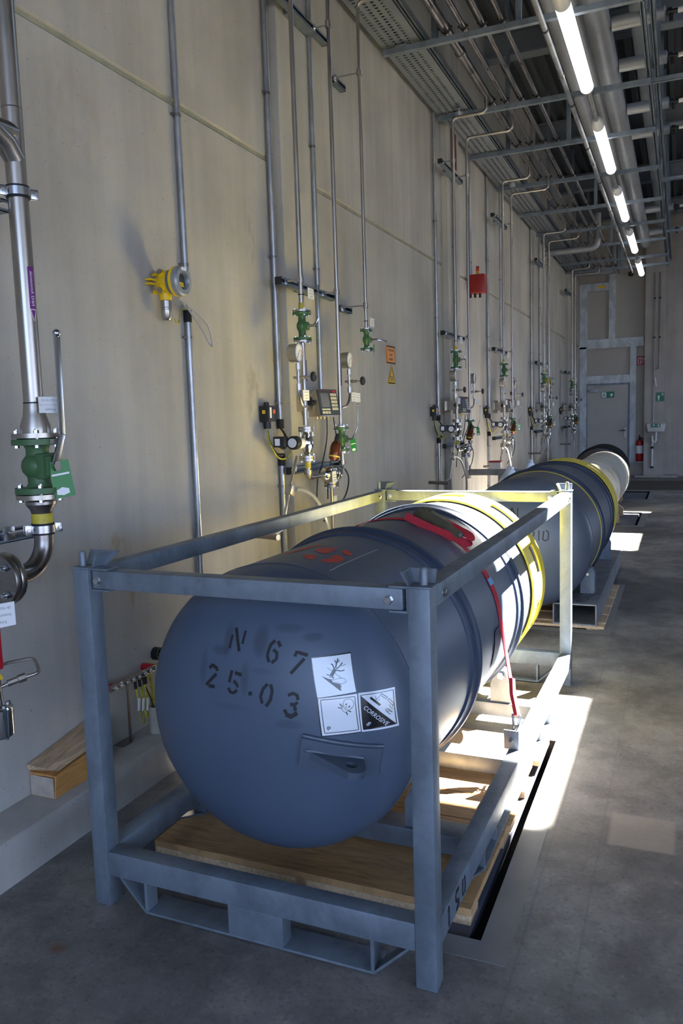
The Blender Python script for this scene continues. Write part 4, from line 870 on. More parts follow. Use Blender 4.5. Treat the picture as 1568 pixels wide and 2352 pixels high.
# two cable conduits
def conduit(name, pat, group, x, y, z0, z1, r, clips, capb=True, skip=()):
    t = reg(thing(name, '', 'conduit', (x, y, z0)), pat, group, skip)
    m = MB(); m.cyl((0, 0, 0), (0, 0, z1 - z0), r, 16); m.build('tube', 'galvanized_light', t)
    for z in clips:
        m = MB(); m.lathe([(r + .0005, -.007), (r + .003, -.007), (r + .003, .007), (r + .0005, .007)], (0, 0, z - z0), n=20, closed=True); m.cbox((-r * .6, r + .009, z - z0), (.012, .018, .012), .002); m.cbox((-r * .6, -r - .009, z - z0), (.012, .018, .012), .002); m.build('clip', 'stainless_dark', t)
    if capb is not None:
        m = MB(); zz = 0 if capb else z1 - z0; m.cyl((0, 0, zz - .028), (0, 0, zz + .028), r * 1.28, 16); m.build('end_sleeve', 'black_rubber', t)
    return t
conduit('cable_conduit', 'upper galvanised cable conduit on the left side of the column %s', 'upper cable conduits', -2.186, 4.235, 1.50, 4.40, .0165, (1.62, 2.46, 3.36))
conduit('cable_conduit', 'lower galvanised cable conduit running down to the plinth %s', 'lower cable conduits', -2.186, 4.235, .166, 1.28, .0165, (.62, 1.13), False)
conduit('cable_conduit', 'galvanised cable conduit running up behind the gas pipes %s', 'rear cable conduits', -2.131, 4.715, 1.62, 4.42, .0145, (2.46, 3.2), True)
# mounting rails with clamps and rods
def cap(parent, c): m = MB(); m.cbox(c, (.043, .006, .043), .001); m.build('end_cap', 'black_rubber', parent)
for z, pat, g in ((2.30, 'lower mounting rail carrying the two gas pipes %s', 'lower mounting rails'), (3.86, 'upper mounting rail carrying the two gas pipes %s', 'upper mounting rails')):
    t = reg(strut('mounting_rail', '', (-2.093, 4.10, z), (-2.093, 4.86, z), (1, 0, 0), g), pat, g); cap(t, (0, -.002, 0)); cap(t, (0, .762, 0))
    m = MB(); m.box((-.056, .30, -.02), (-.018, .62, .02), .002); m.build('spacer', 'galvanized', t)
    for y, rr in ((PAY, .0140), (PBY, .0128)): pipe_clamp(t, (PX + 2.093, y - 4.10, 0), rr, .018)
t = reg(strut('mounting_rail', '', (-2.12, 4.20, 1.222), (-2.12, 4.90, 1.222), (1, 0, 0), ''), 'lowest mounting rail behind the steel strainer %s', 'lowest mounting rails'); cap(t, (0, -.002, 0)); cap(t, (0, .702, 0))
# gas pipes up to the ceiling run
for i, (y, r, zt, xe, ze, zl) in enumerate(((PAY, .0140, 4.235, -1.665, 4.375, 2.134), (PBY, .0128, 4.215, -1.530, 4.36, 1.476))):
    lb = ('left gas pipe rising to the ceiling from the upper valve %s', 'right gas pipe rising to the ceiling from the lower valve %s')[i]
    t = reg(thing('gas_pipe', '', 'pipe', (PX, y, zl)), lb, 'vertical gas pipes on the left wall')
    m = MB(); m.tube([(0, 0, 0), (0, 0, zt - zl), (xe - PX, 0, zt - zl), (xe - PX, 0, ze - zl)], r, 14, smooth_bend=.05); m.build('tube', 'stainless', t)
    if i == 0: m = MB(); m.lathe([(r + .0005, .0), (r + .0025, .0), (r + .0025, .032), (r + .0005, .032)], (0, 0, .006), n=20); m.build('yellow_tape', 'yellow_tape', t); m = MB(); m.lathe([(r, -.002), (r + .003, -.002), (r + .003, .002), (r, .002)], (0, 0, .085), n=20); m.build('black_band', 'black_rubber', t)
    else: m = MB(); m.prism([(-.006, 0), (.006, 0), (.006, .12), (-.006, .12)], (.0105, .0095, .25), (-.66, .75, 0), (0, 0, 1), (.75, .66, 0), .001); m.build('purple_marker', 'purple', t)
# upper valve and the pipe below
reg(ball_valve('ball_valve', '', (PX, PAY, 1.968), .152, .0525, .021, ([(.075, .0, .076), (.090, .03, .12), (.092, .035, .30)], .014, .005, .0), ((.088, .012, .075), rad(20)), 'valve_bright'), 'upper green flanged ball valve with steel lever %s', 'upper ball valves')
t = reg(thing('gas_pipe', '', 'pipe', (PX, PAY, 1.487)), 'short gas pipe between the upper valve and the flow meter %s', 'lower gas pipes')
m = MB(); m.cyl((0, 0, 0), (0, 0, .466), .0140, 14); m.build('tube', 'stainless', t); m = MB(); m.prism([(-.006, 0), (.006, 0), (.006, .12), (-.006, .12)], (.0115, .0105, .25), (-.66, .75, 0), (0, 0, 1), (.75, .66, 0), .001); m.build('purple_marker', 'purple', t)
# gauges with needle valves
def gauge(y, pat, join_y):
    t = reg(thing('pressure_gauge', '', 'gauge', (PX + .012, y, 1.60)), pat, 'pressure gauges', ())
    z = .29
    m = MB(); m.lathe([(0, 0), (.049, 0), (.051, .006), (.051, .046), (.0535, .048), (.0535, .056), (.047, .056), (.047, .050), (0, .050)], (-.045, 0, z), (1, 0, 0), 32); case = m.build('case', 'brushed_steel', t)
    m = MB(); m.lathe([(0, 0), (.0465, 0), (.0465, .001), (0, .001)], (.0055, 0, z), (1, 0, 0), 32); dial = m.build('dial', 'gauge_face', case)
    m = MB(); fn = flat((.0078, 0, z), (0, 1, 0), (0, 0, 1))
    for k in range(11): a = rad(225 - 27 * k); m.ribbon([(.036 * math.cos(a), .036 * math.sin(a)), (.042 * math.cos(a), .042 * math.sin(a))], .0022, fn, .05)
    m.ribbon([(.012, .018), (-.02, -.030)], .003, fn, .05); m.build('needle', 'sticker_black', dial, smooth=False)
    m = MB(); m.ribbon([(.034 * math.cos(rad(a)), .034 * math.sin(rad(a))) for a in range(-45, 40, 10)], .008, fn, .05); m.build('red_zone', 'orange_label', dial, smooth=False)
    m = MB(); m.tube([(0, 0, .243), (0, 0, .06), (0, (join_y - y) * .3, .0), (0, join_y - y, -.01)], .0075, 10, smooth_bend=.035); m.build('stem_tube', 'stainless', t)
    m = MB(); m.lathe([(0, 0), (.013, 0), (.013, .034), (0, .034)], (0, 0, .20), n=6); m.lathe([(0, 0), (.013, 0), (.013, .036), (0, .036)], (0, 0, .085), n=6); m.build('union_nut', 'brushed_steel', t)
    m = MB(); m.cyl((-.03, 0, .155), (.055, 0, .155), .0085, 12); m.lathe([(0, 0), (.012, 0), (.012, .02), (0, .02)], (.012, 0, .155), (1, 0, 0), 6); m.cyl((0, 0, .14), (0, 0, .185), .011, 12); m.cyl((.055, 0, .155), (.092, 0, .155), .004, 8); v = m.build('needle_valve', 'brushed_steel', t)
    m = MB(); m.lathe([(.0, -.006), (.010, -.007), (.018, -.004), (.021, -.008), (.026, -.008), (.0285, 0), (.026, .008), (.021, .008), (.018, .005), (0, .009)], (.092, 0, .155), (1, 0, 0), 14); m.build('hand_wheel', 'black_plastic', v)
    return t
gauge(4.055, 'round pressure gauge with black hand wheel on the left pipe %s', PAY - .0)
gauge(4.80, 'round pressure gauge with black hand wheel on the right pipe %s', PBY + .0)
for y, z, lb in ((4.075, 1.655, 'white label on the left gauge stem %s'), (4.79, 1.655, 'left white label of the right gauge pair %s'), (4.86, 1.652, 'right white label of the right gauge pair %s'), (4.185, 2.225, 'white label on the pipe under the lower rail %s')):
    reg(label_plate('pipe_label', '', (-1.935, y, z), .078, .058), lb, 'white pipe labels')
# flow meter with flanges and round drive
t = reg(thing('flow_meter', '', 'flow meter', (PX, PAY + .01, 1.30)), 'flanged steel flow meter with black drive and white end disc %s', 'flow meters')
m = MB(); m.lathe([(0, 0), (.013, 0), (.022, .03), (.034, .06), (.040, .085), (.034, .11), (.022, .14), (.013, .17), (0, .17)], n=28); m.build('body', 'chrome', t)
for z in (-.016, .0, .15, .166):
    m = MB(); m.lathe([(0, 0), (.048, 0), (.048, .014), (0, .014)], (0, 0, z), n=32); fl = m.build('flange', 'stainless', t)
    if z in (0.0, .15): bolts_ring(fl, (0, 0, 0), .037, 4, z - .016, z + .014, .0075, .5)
m = MB(); m.cyl((-.02, -.02, .085), (-.02, -.11, .090), .030, 24); m.build('drive_neck', 'label_white', t)
m = MB(); m.lathe([(0, 0), (.037, 0), (.039, .006), (.039, .045), (.034, .05), (0, .05)], (-.02, -.15, .092), (0, 1, 0), 28); dr = m.build('drive_ring', 'black_plastic', t)
m = MB(); m.lathe([(0, 0), (.026, 0), (.026, .004), (0, .004)], (-.02, -.154, .092), (0, 1, 0), 28); m.build('end_disc', 'white_paint_metal', dr)
m = MB(); m.box((-.12, -.19, .07), (-.05, -.14, .13), .004); bx_ = m.build('junction_box', 'black_plastic', t); m = MB(); m.box((-.108, -.192, .080), (-.078, -.1895, .118)); m.build('white_sticker', 'label_white', bx_, smooth=False)
# right hand lower valve
reg(ball_valve('ball_valve', '', (PX, PBY + .01, 1.318), .145, .050, .020, ([(.072, .0, .073), (.088, .06, .15), (.088, .065, .285)], .011, .005, .008), ((.082, -.02, .07), rad(-30)), 'valve_green'), 'lower green flanged ball valve with round-knobbed lever %s', 'lower ball valves')
# strainer with connecting bends
t = reg(thing('strainer', '', 'strainer', (PX, 4.49, 1.185)), 'shiny round steel strainer with white label below the lower valve %s', 'steel strainers')
m = MB(); m.lathe([(0, -.115), (.018, -.113), (.035, -.10), (.046, -.075), (.049, -.05), (.049, -.025), (.044, -.02), (.040, 0), (.044, .02), (.049, .025), (.049, .05), (.046, .075), (.035, .09), (0, .095)], (0, 0, 0), (0, 1, 0), 36); m.build('body', 'chrome', t)
m = MB(); m.tube([(0, -.10, 0), (0, PAY + .01 - 4.49, .0), (0, PAY + .01 - 4.49, .10)], .0145, 14, smooth_bend=.06); m.tube([(0, .07, 0), (0, PBY + .01 - 4.49, 0), (0, PBY + .01 - 4.49, .13)], .0145, 14, smooth_bend=.06); m.build('pipe_bend', 'stainless', t)
m = MB(); m.lathe([(.0150, 0), (.018, 0), (.018, .035), (.015, .035)], (0, PAY + .01 - 4.49, .055), n=20); m.build('yellow_tape', 'yellow_tape', t)
for y in (PAY + .01 - 4.49, PBY + .01 - 4.49):
    m = MB(); m.lathe([(.015, -.012), (.0235, -.012), (.0235, .012), (.015, .012)], (0, y, .035 if y < 0 else .06), n=20, closed=True); m.cbox((.0, y + .024, .035 if y < 0 else .06), (.02, .012, .02), .002); m.build('pipe_clamp', 'stainless_dark', t)
for z in (-.062, -.080): m = MB(); m.lathe([(0, 0), (.047, 0), (.047, .014), (0, .014)], (0, .0, z), n=30); fl = m.build('outlet_flange', 'stainless_dark', t)
bolts_ring(fl, (0, 0, 0), .037, 4, -.082, -.046, .0075, .5)
m = MB(); m.cyl((0, 0, -.06), (0, 0, -.04), .03); m.build('outlet_neck', 'chrome', t)
m = MB(); m.box((.050, -.10, -.05), (.052, -.04, .02)); m.build('label_plate', 'label_white', t, smooth=False)
m = MB()
for k in range(3): m.ribbon([(-.088, -.002 - .016 * k), (-.052, -.002 - .016 * k)], .004, flat((.053, 0, 0), (0, 1, 0), (0, 0, 1)), .05)
m.build('print', 'label_grey_print', t, smooth=False)
t = reg(thing('drain_pipe', '', 'pipe', (PX, 4.49, .166)), 'thin steel pipe running down from the strainer to the plinth %s', 'strainer drain pipes')
m = MB(); m.cyl((0, 0, 0), (0, 0, .938), .0105, 12); m.build('tube', 'stainless', t); m = MB(); m.box((.012, -.005, .80), (.014, .045, .88)); m.build('label_plate', 'label_white', t, smooth=False)
# glazed brown regulator, terminal, switch box
t = reg(thing('pressure_regulator', '', 'regulator', (-1.93, 4.42, 1.27)), 'glossy brown regulator bottle with black cap and yellow band %s', 'brown regulators')
ax = Vector((.10, .25, 1)).normalized(); m = MB(); m.lathe([(0, 0), (.020, 0), (.032, .012), (.034, .03), (.034, .08), (.028, .105), (.016, .12), (0, .12)], (0, 0, 0), ax, 24); m.build('bottle', 'copper_glaze', t)
m = MB(); m.lathe([(0, .115), (.017, .115), (.015, .15), (.008, .165), (0, .165)], (0, 0, 0), ax, 16); m.build('cap', 'black_plastic', t); m = MB(); m.lathe([(.0345, .018), (.0352, .018), (.0352, .027), (.0345, .027)], (0, 0, 0), ax, 24); m.build('band', 'yellow_tape', t)
t = reg(thing('weighing_terminal', '', 'terminal', (-1.99, 4.505, 1.62), rad(-5)), 'stainless weighing terminal with screen and keypad %s', 'weighing terminals')
M = Matrix.Rotation(rad(-9), 4, 'Y'); m = MB(); m.hexa([M @ Vector(q) for q in ((-.10, -.10, -.07), (0, -.125, -.085), (0, .125, -.085), (-.10, .10, -.07), (-.085, -.10, .06), (0, -.125, .085), (0, .125, .085), (-.085, .10, .06))], .006); m.build('housing', 'brushed_steel', t)
m = MB(); m.box((.0005, -.120, -.080), (.004, .120, .080), .001, M); fr_ = m.build('front_panel', 'terminal_front', t, smooth=False)
m = MB(); m.box((.0042, -.095, -.03), (.0052, .005, .055), 0, M); m.build('screen', 'screen_grey', fr_, smooth=False)
m = MB(); m.box((.0042, .06, .062), (.0052, .105, .072), 0, M); m.box((.0042, -.11, .072), (.0052, .10, .0735), 0, M); m.build('red_badge', 'sign_red', fr_, smooth=False)
m = MB()
for r in range(5):
    for c in range(3): m.box((.0042, .030 + .026 * c, .040 - .022 * r), (.0056, .052 + .026 * c, .056 - .022 * r), 0, M)
m.build('number_keys', 'key_beige', fr_, smooth=False); m = MB()
for c in range(6): m.box((.0042, -.10 + .0175 * c, -.048), (.0056, -.086 + .0175 * c, -.038), 0, M)
for c in range(3): m.box((.0042, -.10 + .035 * c, -.070), (.0056, -.072 + .035 * c, -.055), 0, M)
m.build('function_keys', 'key_beige', fr_, smooth=False)
m = MB(); m.cyl((-.05, -.112, 0), (-.05, -.145, 0), .017, 12); m.build('side_knob', 'black_plastic', t)
m = MB(); m.box((-.16, -.16, -.09), (-.155, .02, .07)); m.box((-.155, -.13, -.05), (-.06, -.125, .04)); m.build('bracket', 'brushed_steel', t, smooth=False)
for k in range(4): m = MB(); m.cyl((-.04, -.08 + .045 * k, -.10), (-.04, -.08 + .045 * k, -.075), .007, 10); m.build('cable_gland', 'brass', t)
t = reg(thing('switch_box', '', 'switch box', (-2.205, 4.06, 1.56)), 'small black switch box with yellow and orange stickers %s', 'black switch boxes')
m = MB(); m.box((0, -.045, -.045), (.06, .045, .045), .004); m.lathe([(0, 0), (.016, 0), (.014, .02), (0, .022)], (.03, -.01, .045), n=16); m.cyl((.03, -.01, -.085), (.03, -.01, -.045), .022, 14); bx_ = m.build('box', 'black_plastic', t)
m = MB(); m.box((.0605, -.030, -.025), (.0615, -.010, .035)); m.build('white_sticker', 'label_white', bx_, smooth=False); m = MB(); m.box((.0605, .008, .0), (.0615, .036, .022)); m.build('orange_sticker', 'orange_label', bx_, smooth=False); m = MB(); m.box((.02, -.0465, .0), (.04, -.0455, .02)); m.build('yellow_sticker', 'yellow_sign', bx_, smooth=False)
# cables and hose
def cable(name, pat, group, pts, r, m_, bn=7, loc=None):
    t = reg(thing(name, '', name.split('_')[-1], pts[0]), pat, group); o = Vector(pts[0]); m = MB(); P_ = [Vector(p) for p in pts]; out = []
    for a, b, c_, d_ in zip([P_[0]] + P_, P_, P_[1:], P_[2:] + [P_[-1]]):
        for k in range(bn): u = k / bn; out.append(.5 * ((2 * b) + (c_ - a) * u + (2 * a - 5 * b + 4 * c_ - d_) * u * u + (-a + 3 * b - 3 * c_ + d_) * u ** 3) - o)
    out.append(P_[-1] - o); m.tube(out, r, 8); m.build('sheath', m_, t); return t
cable('black_cable', 'black cable hanging from the switch box to the lower conduit %s', 'switch box cables', [(-2.175, 4.05, 1.475), (-2.17, 4.06, 1.40), (-2.16, 4.12, 1.33), (-2.15, 4.20, 1.32), (-2.186, 4.235, 1.29)], .006, 'cable_black')
cable('earth_cable', 'yellow-green earth cable beside the switch box cables %s', 'earth cables', [(-2.165, 4.03, 1.475), (-2.15, 4.02, 1.40), (-2.13, 4.08, 1.31), (-2.12, 4.16, 1.30), (-2.05, 4.10, 1.345), (-2.02, 4.03, 1.37)], .0045, 'cable_yellow')
cable('black_cable', 'black cable from the upper conduit to the flow meter drive %s', 'drive cables', [(-2.186, 4.235, 1.475), (-2.15, 4.23, 1.42), (-2.12, 4.15, 1.36), (-2.10, 4.05, 1.37), (-2.09, 4.0, 1.385)], .007, 'cable_black')
cable('black_cable', 'black cable loop under the terminal, left one %s', 'terminal cables', [(-1.97, 4.43, 1.53), (-1.98, 4.44, 1.40), (-2.02, 4.45, 1.25), (-2.06, 4.46, 1.15), (-2.08, 4.48, 1.0)], .004, 'cable_black')
cable('black_cable', 'black cable loop under the terminal, right one %s', 'terminal cables', [(-1.98, 4.55, 1.53), (-1.97, 4.56, 1.42), (-1.99, 4.60, 1.38), (-2.03, 4.63, 1.30), (-2.05, 4.60, 1.15), (-2.04, 4.56, 1.02)], .004, 'cable_black')
cable('black_cable', 'long black cable looping out below the strainer %s', 'strainer cables', [(-2.0, 4.66, 1.25), (-1.97, 4.74, 1.15), (-1.97, 4.68, 1.03), (-1.98, 4.52, .96), (-2.0, 4.40, .90)], .0045, 'cable_black')
t = reg(thing('hose_manifold', '', 'manifold', (-1.95, 3.86, 1.14)), 'small tee manifold with hose connector on a slanted steel tube %s', 'hose manifolds')
m = MB(); m.tube([(0, .10, .18), (0, .0, .02), (0, -.11, -.20), (-.05, -.13, -.23)], .008, 10); m.build('slanted_tube', 'brushed_steel', t); m = MB(); m.cbox((0, 0, .0), (.04, .05, .06), .008, Matrix.Rotation(rad(-28), 3, 'X')); m.lathe([(0, 0), (.014, 0), (.014, .03), (0, .03)], (0, .03, .0), (0, 1, -.1), 6); m.lathe([(0, 0), (.013, 0), (.013, .03), (0, .03)], (0, .055, .10), (0, .45, 1), 6); m.lathe([(0, 0), (.014, 0), (.014, .05), (0, .05)], (0, -.06, -.12), (0, -.45, -1), 6); m.build('tee_block', 'brushed_steel', t)
m = MB(); m.cyl((.0, -.16, -.235), (-.2, -.10, -.235), .016, 12); m.build('wall_socket', 'stainless_dark', t)
cable('braided_hose', 'braided steel hose curving down from the manifold %s', 'braided hoses', [(-1.95, 3.92, 1.137), (-1.95, 4.0, 1.132), (-1.94, 4.14, 1.08), (-1.94, 4.26, .98), (-1.94, 4.34, .86), (-1.96, 4.37, .70), (-2.0, 4.38, .45), (-2.06, 4.38, .176)], .0105, 'clear_hose')
first = list(ST)
for s in range(1, 5):
    for t, pat, g, skip in first:
        if s in skip: continue
        if s == 4 and 'cable' in t.name: continue
        dup(t, (t.location.x, t.location.y + DY[s], t.location.z), pat % SW[s])

# thin pipe with its own valve right of the nearest station
t = thing('gas_pipe', 'thin gas pipe with a valve at its lower end, right of the nearest wall station', 'pipe', (-1.99, 5.185, 2.13)); m = MB(); m.tube([(0, 0, 0), (0, 0, 2.09), (.33, 0, 2.09)], .0115, 12, smooth_bend=.05); m.build('tube', 'stainless', t); m = MB(); m.lathe([(.012, -.002), (.0145, -.002), (.0145, .002), (.012, .002)], (0, 0, .045), n=16); m.build('black_band', 'black_rubber', t)
ball_valve('ball_valve', 'green ball valve with lever pointing sideways, right of the nearest wall station', (-1.99, 5.185, 1.985), .130, .043, .018, ([(.062, .0, .065), (.075, .05, .065), (.075, .22, .062)], .012, .005, .007), ((.055, -.01, .03), rad(10)), 'valve_bright')
label_plate('pipe_label', 'white label on the thin pipe with the sideways valve lever', (-1.955, 5.21, 2.165), .075, .058)
for z, lb in ((2.28, 'short lower bracket rail holding the thin pipe right of the nearest station'), (3.78, 'short upper bracket rail holding the thin pipe right of the nearest station')):
    t = strut('mounting_rail', lb, (-2.187, 5.20, z), (-2.187, 5.37, z), (1, 0, 0), None); cap(t, (0, -.002, 0)); cap(t, (0, .172, 0)); pipe_clamp(t, (.197, -.015, 0), .0115, .022)
    m = MB(); m.cbox((.022, .0, 0), (.008, .05, .045), .002); m.build('rod_plate', 'zinc_plated', t)
def sign_x(name, label, y, z, w, h, colr, lines):
    t = thing(name, label, 'sign', (XW + .0015 if 'dark' not in name else -2.149, y, z)); m = MB(); m.box((0, -w / 2, -h / 2), (.004, w / 2, h / 2)); m.build('plate', colr, t, smooth=False); m = MB(); fn = flat((.0055, 0, 0), (0, 1, 0), (0, 0, 1))
    for p_, ww in lines: m.ribbon(p_, ww, fn, .05)
    m.build('print', 'sticker_black', t, smooth=False); return t
OL = [([(-.10, .066), (.10, .066)], .010), ([(-.10, -.066), (.10, -.066)], .010), ([(-.1015, -.068), (-.1015, .068)], .006), ([(.1015, -.068), (.1015, .068)], .006), ([(-.07, .040), (.07, .040)], .004), ([(-.065, .032), (.066, .032)], .004), ([(-.035, .004), (.035, .004)], .004), ([(-.03, -.004), (.032, -.004)], .004), ([(-.05, -.032), (.045, -.032)], .005), ([(-.045, -.041), (.04, -.041)], .005)]
sign_x('orange_sign', 'orange warning sign with black lines, right of the nearest wall station', 6.29, 2.028, .21, .145, 'orange_sign', OL)
sign_x('orange_sign', 'orange warning sign behind the gauge of the third wall station', 11.5, 1.956, .21, .145, 'orange_sign', OL)
def ex_sign(label, y, z):
    t = thing('warning_sign', label, 'sign', (XW + .0015, y, z)); m = MB(); m.prism([(-.098, -.072), (.098, -.072), (0, .088)], (0, 0, 0), (0, 1, 0), (0, 0, 1), (1, 0, 0), .004); m.build('plate', 'yellow_sign', t, smooth=False)
    m = MB(); fn = flat((.0055, 0, 0), (0, 1, 0), (0, 0, 1)); m.ribbon([(-.080, -.063), (.080, -.063), (0, .070), (-.080, -.063), (-.04, -.063)], .010, fn, .05); add_text(m, 'EX', .062, lambda u, v: fn(u, v - .03)); m.build('print', 'sticker_black', t, smooth=False)
ex_sign('yellow triangular EX warning sign under the nearer orange sign', 6.30, 1.862); ex_sign('yellow triangular EX warning sign under the farther orange sign', 11.5, 1.78)
sign_x('dark_red_sign', 'dark red sign high on the second wall station', 8.18, 4.2, .20, .42, 'sign_dark_red', [])
# signal box with lamp stack
t = thing('signal_box', 'red alarm box with red, amber and green lamp stack', 'alarm', (-2.205, 8.98, 2.96)); m = MB(); m.box((0, -.075, -.10), (.19, .075, .10), .012); m.build('box', 'alarm_red', t)
for k, (a, b, mm, nm) in enumerate(((.10, .118, 'lamp_green', 'green_lamp'), (.118, .142, 'lamp_amber', 'amber_lamp'), (.142, .182, 'lamp_red', 'red_lamp'), (.182, .192, 'black_plastic', 'cap'))): m = MB(); m.lathe([(0, a), (.017, a), (.018, a + .002), (.018, b - .002), (.017, b), (0, b)], (.10, .0, 0), n=20); m.build(nm, mm, t)
for y in (-.05, .0, .05): m = MB(); m.cyl((.07 + y, y * .4, -.10), (.07 + y, y * .4, -.145), .014, 12); m.build('cable_gland', 'black_plastic', t)
conduit('cable_conduit', 'galvanised cable conduit coming down to the red alarm box %s', 'alarm conduit', -2.186, 8.98, 3.055, 4.45, .0165, (3.2,), None)['label'] = 'galvanised cable conduit coming down to the red alarm box'
# gas detectors
def detector(label, y, z):
    t = thing('gas_detector', label, 'detector', (-2.205, y, z)); m = MB(); m.lathe([(0, .03), (.035, .03), (.048, .05), (.054, .08), (.054, .095)], (0, 0, 0), (1, 0, 0), 32); m.lathe([(.05, .112), (.056, .112), (.066, .115), (.066, .130), (.05, .130)], (0, 0, 0), (1, 0, 0), 32, True)
    for a in (140, 215, 320): c = Vector((.062, .062 * math.cos(rad(a)), .062 * math.sin(rad(a)))); m.cyl((c.x, c.y * .4, c.z * .4), c, .018, 14)
    m.box((0, -.02, .03), (.04, .02, .045), .003); m.box((0, -.02, -.045), (.04, .02, -.03), .003); m.box((0, -.075, -.012), (.03, -.03, -.004), .002); m.box((0, -.075, .006), (.03, -.03, .014), .002); m.cyl((.055, 0, -.045), (.055, 0, -.078), .028, 16); m.build('housing', 'detector_yellow', t)
    m = MB(); m.lathe([(.0545, .094), (.056, .094), (.056, .113), (.0545, .113)], (0, 0, 0), (1, 0, 0), 32); m.build('dark_band', 'grey_plastic', t)
    m = MB(); m.lathe([(.036, .150), (.040, .158), (.058, .158), (.065, .150), (.066, .130), (.036, .130)], (0, 0, 0), (1, 0, 0), 36, True); m.build('cover_ring', 'cast_grey', t)
    m = MB(); m.lathe([(0, .138), (.037, .138)], (0, 0, 0), (1, 0, 0), 28); g_ = m.build('window', 'terminal_front', t); m = MB(); m.poly([(.1395, -.025, -.024), (.1395, .025, -.024), (.1395, .02, -.004), (.1395, -.02, -.004)]); m.build('display', 'detector_yellow', g_, smooth=False)
    m = MB(); m.box((.1585, -.02, .045), (.1595, .02, .058)); m.build('white_sticker', 'label_white', t, smooth=False)
    for a in (140, 215): c = Vector((.062, .064 * math.cos(rad(a)), .064 * math.sin(rad(a)))); m = MB(); m.lathe([(.005, 0), (.005, -.003), (0, -.003)], c, c - Vector((.062, 0, 0)), 6); m.lathe([(0, 0), (.014, 0), (.014, .005), (.006, .005), (.006, .001), (0, .001)], c, c - Vector((.062, 0, 0)), 16); m.build('plug', 'stainless', t)
    m = MB(); m.lathe([(0, 0), (.017, 0), (.024, .012), (.025, .045), (.022, .047), (.022, .055), (.025, .057), (.025, .085), (0, .085)], (.055, 0, -.165), n=24); m.build('sensor', 'stainless', t); return t
detector('yellow gas detector on the conduit left of the nearest wall station', 3.09, 2.15); detector('yellow gas detector between the two farthest wall stations', 14.35, 2.06)
for a, b, lb, cp in ((2.235, 4.6, 'upper conduit above the nearer yellow gas detector', None), (.166, 2.03, 'lower conduit below the nearer yellow gas detector', False)):
    o = conduit('cable_conduit', '%s', 'detector conduits', -2.190, 3.32, a, b, .0150, (2.27, 2.95) if a > 1 else (.95, 1.93), cp); o['label'] = lb
for a, b, lb, cp in ((2.16, 4.2, 'upper conduit above the farther yellow gas detector', None), (.166, 1.94, 'lower conduit below the farther yellow gas detector', False)):
    o = conduit('cable_conduit', '%s', 'detector conduits', -2.188, 14.62, a, b, .0150, (2.4,) if a > 1 else (1.2,), cp); o['label'] = lb
cable('grey_cable', '%s', 'detector cables', [(-2.12, 3.15, 2.09), (-2.10, 3.22, 2.05), (-2.08, 3.32, 1.98), (-2.09, 3.37, 1.90), (-2.11, 3.38, 1.895), (-2.13, 3.34, 1.97), (-2.16, 3.28, 2.06), (-2.185, 3.31, 2.08), (-2.19, 3.32, 2.04)], .005, 'cable_grey')['label'] = 'grey cable loop hanging under the nearer yellow gas detector'
cable('earth_cable', '%s', 'detector cables', [(-2.13, 3.12, 1.99), (-2.15, 3.18, 1.98), (-2.18, 3.25, 2.05), (-2.19, 3.31, 2.06)], .003, 'cable_yellow')['label'] = 'thin yellow-green wire beside the nearer yellow gas detector'

# ---------------------------------------------------------------- big pipe with valve in the left foreground
LX, LY = -1.95, 2.03
t = thing('gas_pipe', 'thick steel pipe with a tee at the left edge, marked NH3 Ammoniak', 'pipe', (LX, LY, 1.53))
m = MB(); m.cyl((0, 0, .06), (0, 0, 2.6), .0315, 24); m.lathe([(.0315, .075), (.0345, .05), (.037, .03), (.048, -.006), (.048, -.030), (0, -.030)], n=28); m.tube([(0, 0, .91), (0, -.55, .91)], .0315, 20)
m.tube([(0, .0, .83), (0, -.035, .875), (0, -.09, .905)], [.033, .034, .032], 20); m.build('tube', 'stainless', t)
m = MB()
for z in (.84, .985): m.lathe([(.0314, -.002), (.0325, 0), (.0314, .002)], (0, 0, z), n=24)
m.lathe([(.0314, -.002), (.0325, 0), (.0314, .002)], (0, -.13, .91), (0, 1, 0), 24); m.build('weld_bead', 'stainless_dark', t); m = MB(); m.lathe([(.0317, -.002), (.0327, -.002), (.0327, .002), (.0317, .002)], (0, 0, .07), n=24); m.build('black_band', 'black_rubber', t)
pf = lambda off: (lambda u, v: Vector(((.0315 + off) * math.cos(u / .0315 - .10), (.0315 + off) * math.sin(u / .0315 - .10), v)))
m = MB(); fan(m, [(-.011, .50), (.011, .50), (.011, .365), (0.0, .325), (-.011, .365)], pf(.0006)); a_ = note(m.build('flow_marker', 'purple', t), 'purple arrow marker with white text NH3 Ammoniak')
m = MB(); add_text(m, 'NH3 Ammoniak', .0165, lambda u, v: pf(.0011)(v * .9, .432 - u * -1.0)); m.ribbon([(-.0105, .366), (.0105, .366)], .0025, pf(.0011)); m.ribbon([(-.0105, .366), (0, .328), (.0105, .366)], .002, pf(.0011)); m.build('white_lettering', 'white_print', a_, smooth=False)
ball_valve('ball_valve', 'large green flanged ball valve with long steel lever at the left edge', (LX, LY, 1.305), .178, .078, .036, ([(.078, -.010, .090), (.086, .026, .19), (.092, .026, .515)], .024, .008, .0135), ((.083, .0, .105), rad(-38)), 'valve_green', 4)
t = label_plate('pipe_label', 'white label on the thick pipe above the large green valve', (LX + .056, LY + .012, 1.592), .076, .052, 3, rad(-20), [('DN 50 / PN 40', .0095), ('Absperr Ventil zur Druckminderung', .0050), ('Abfüllung', .0095)])
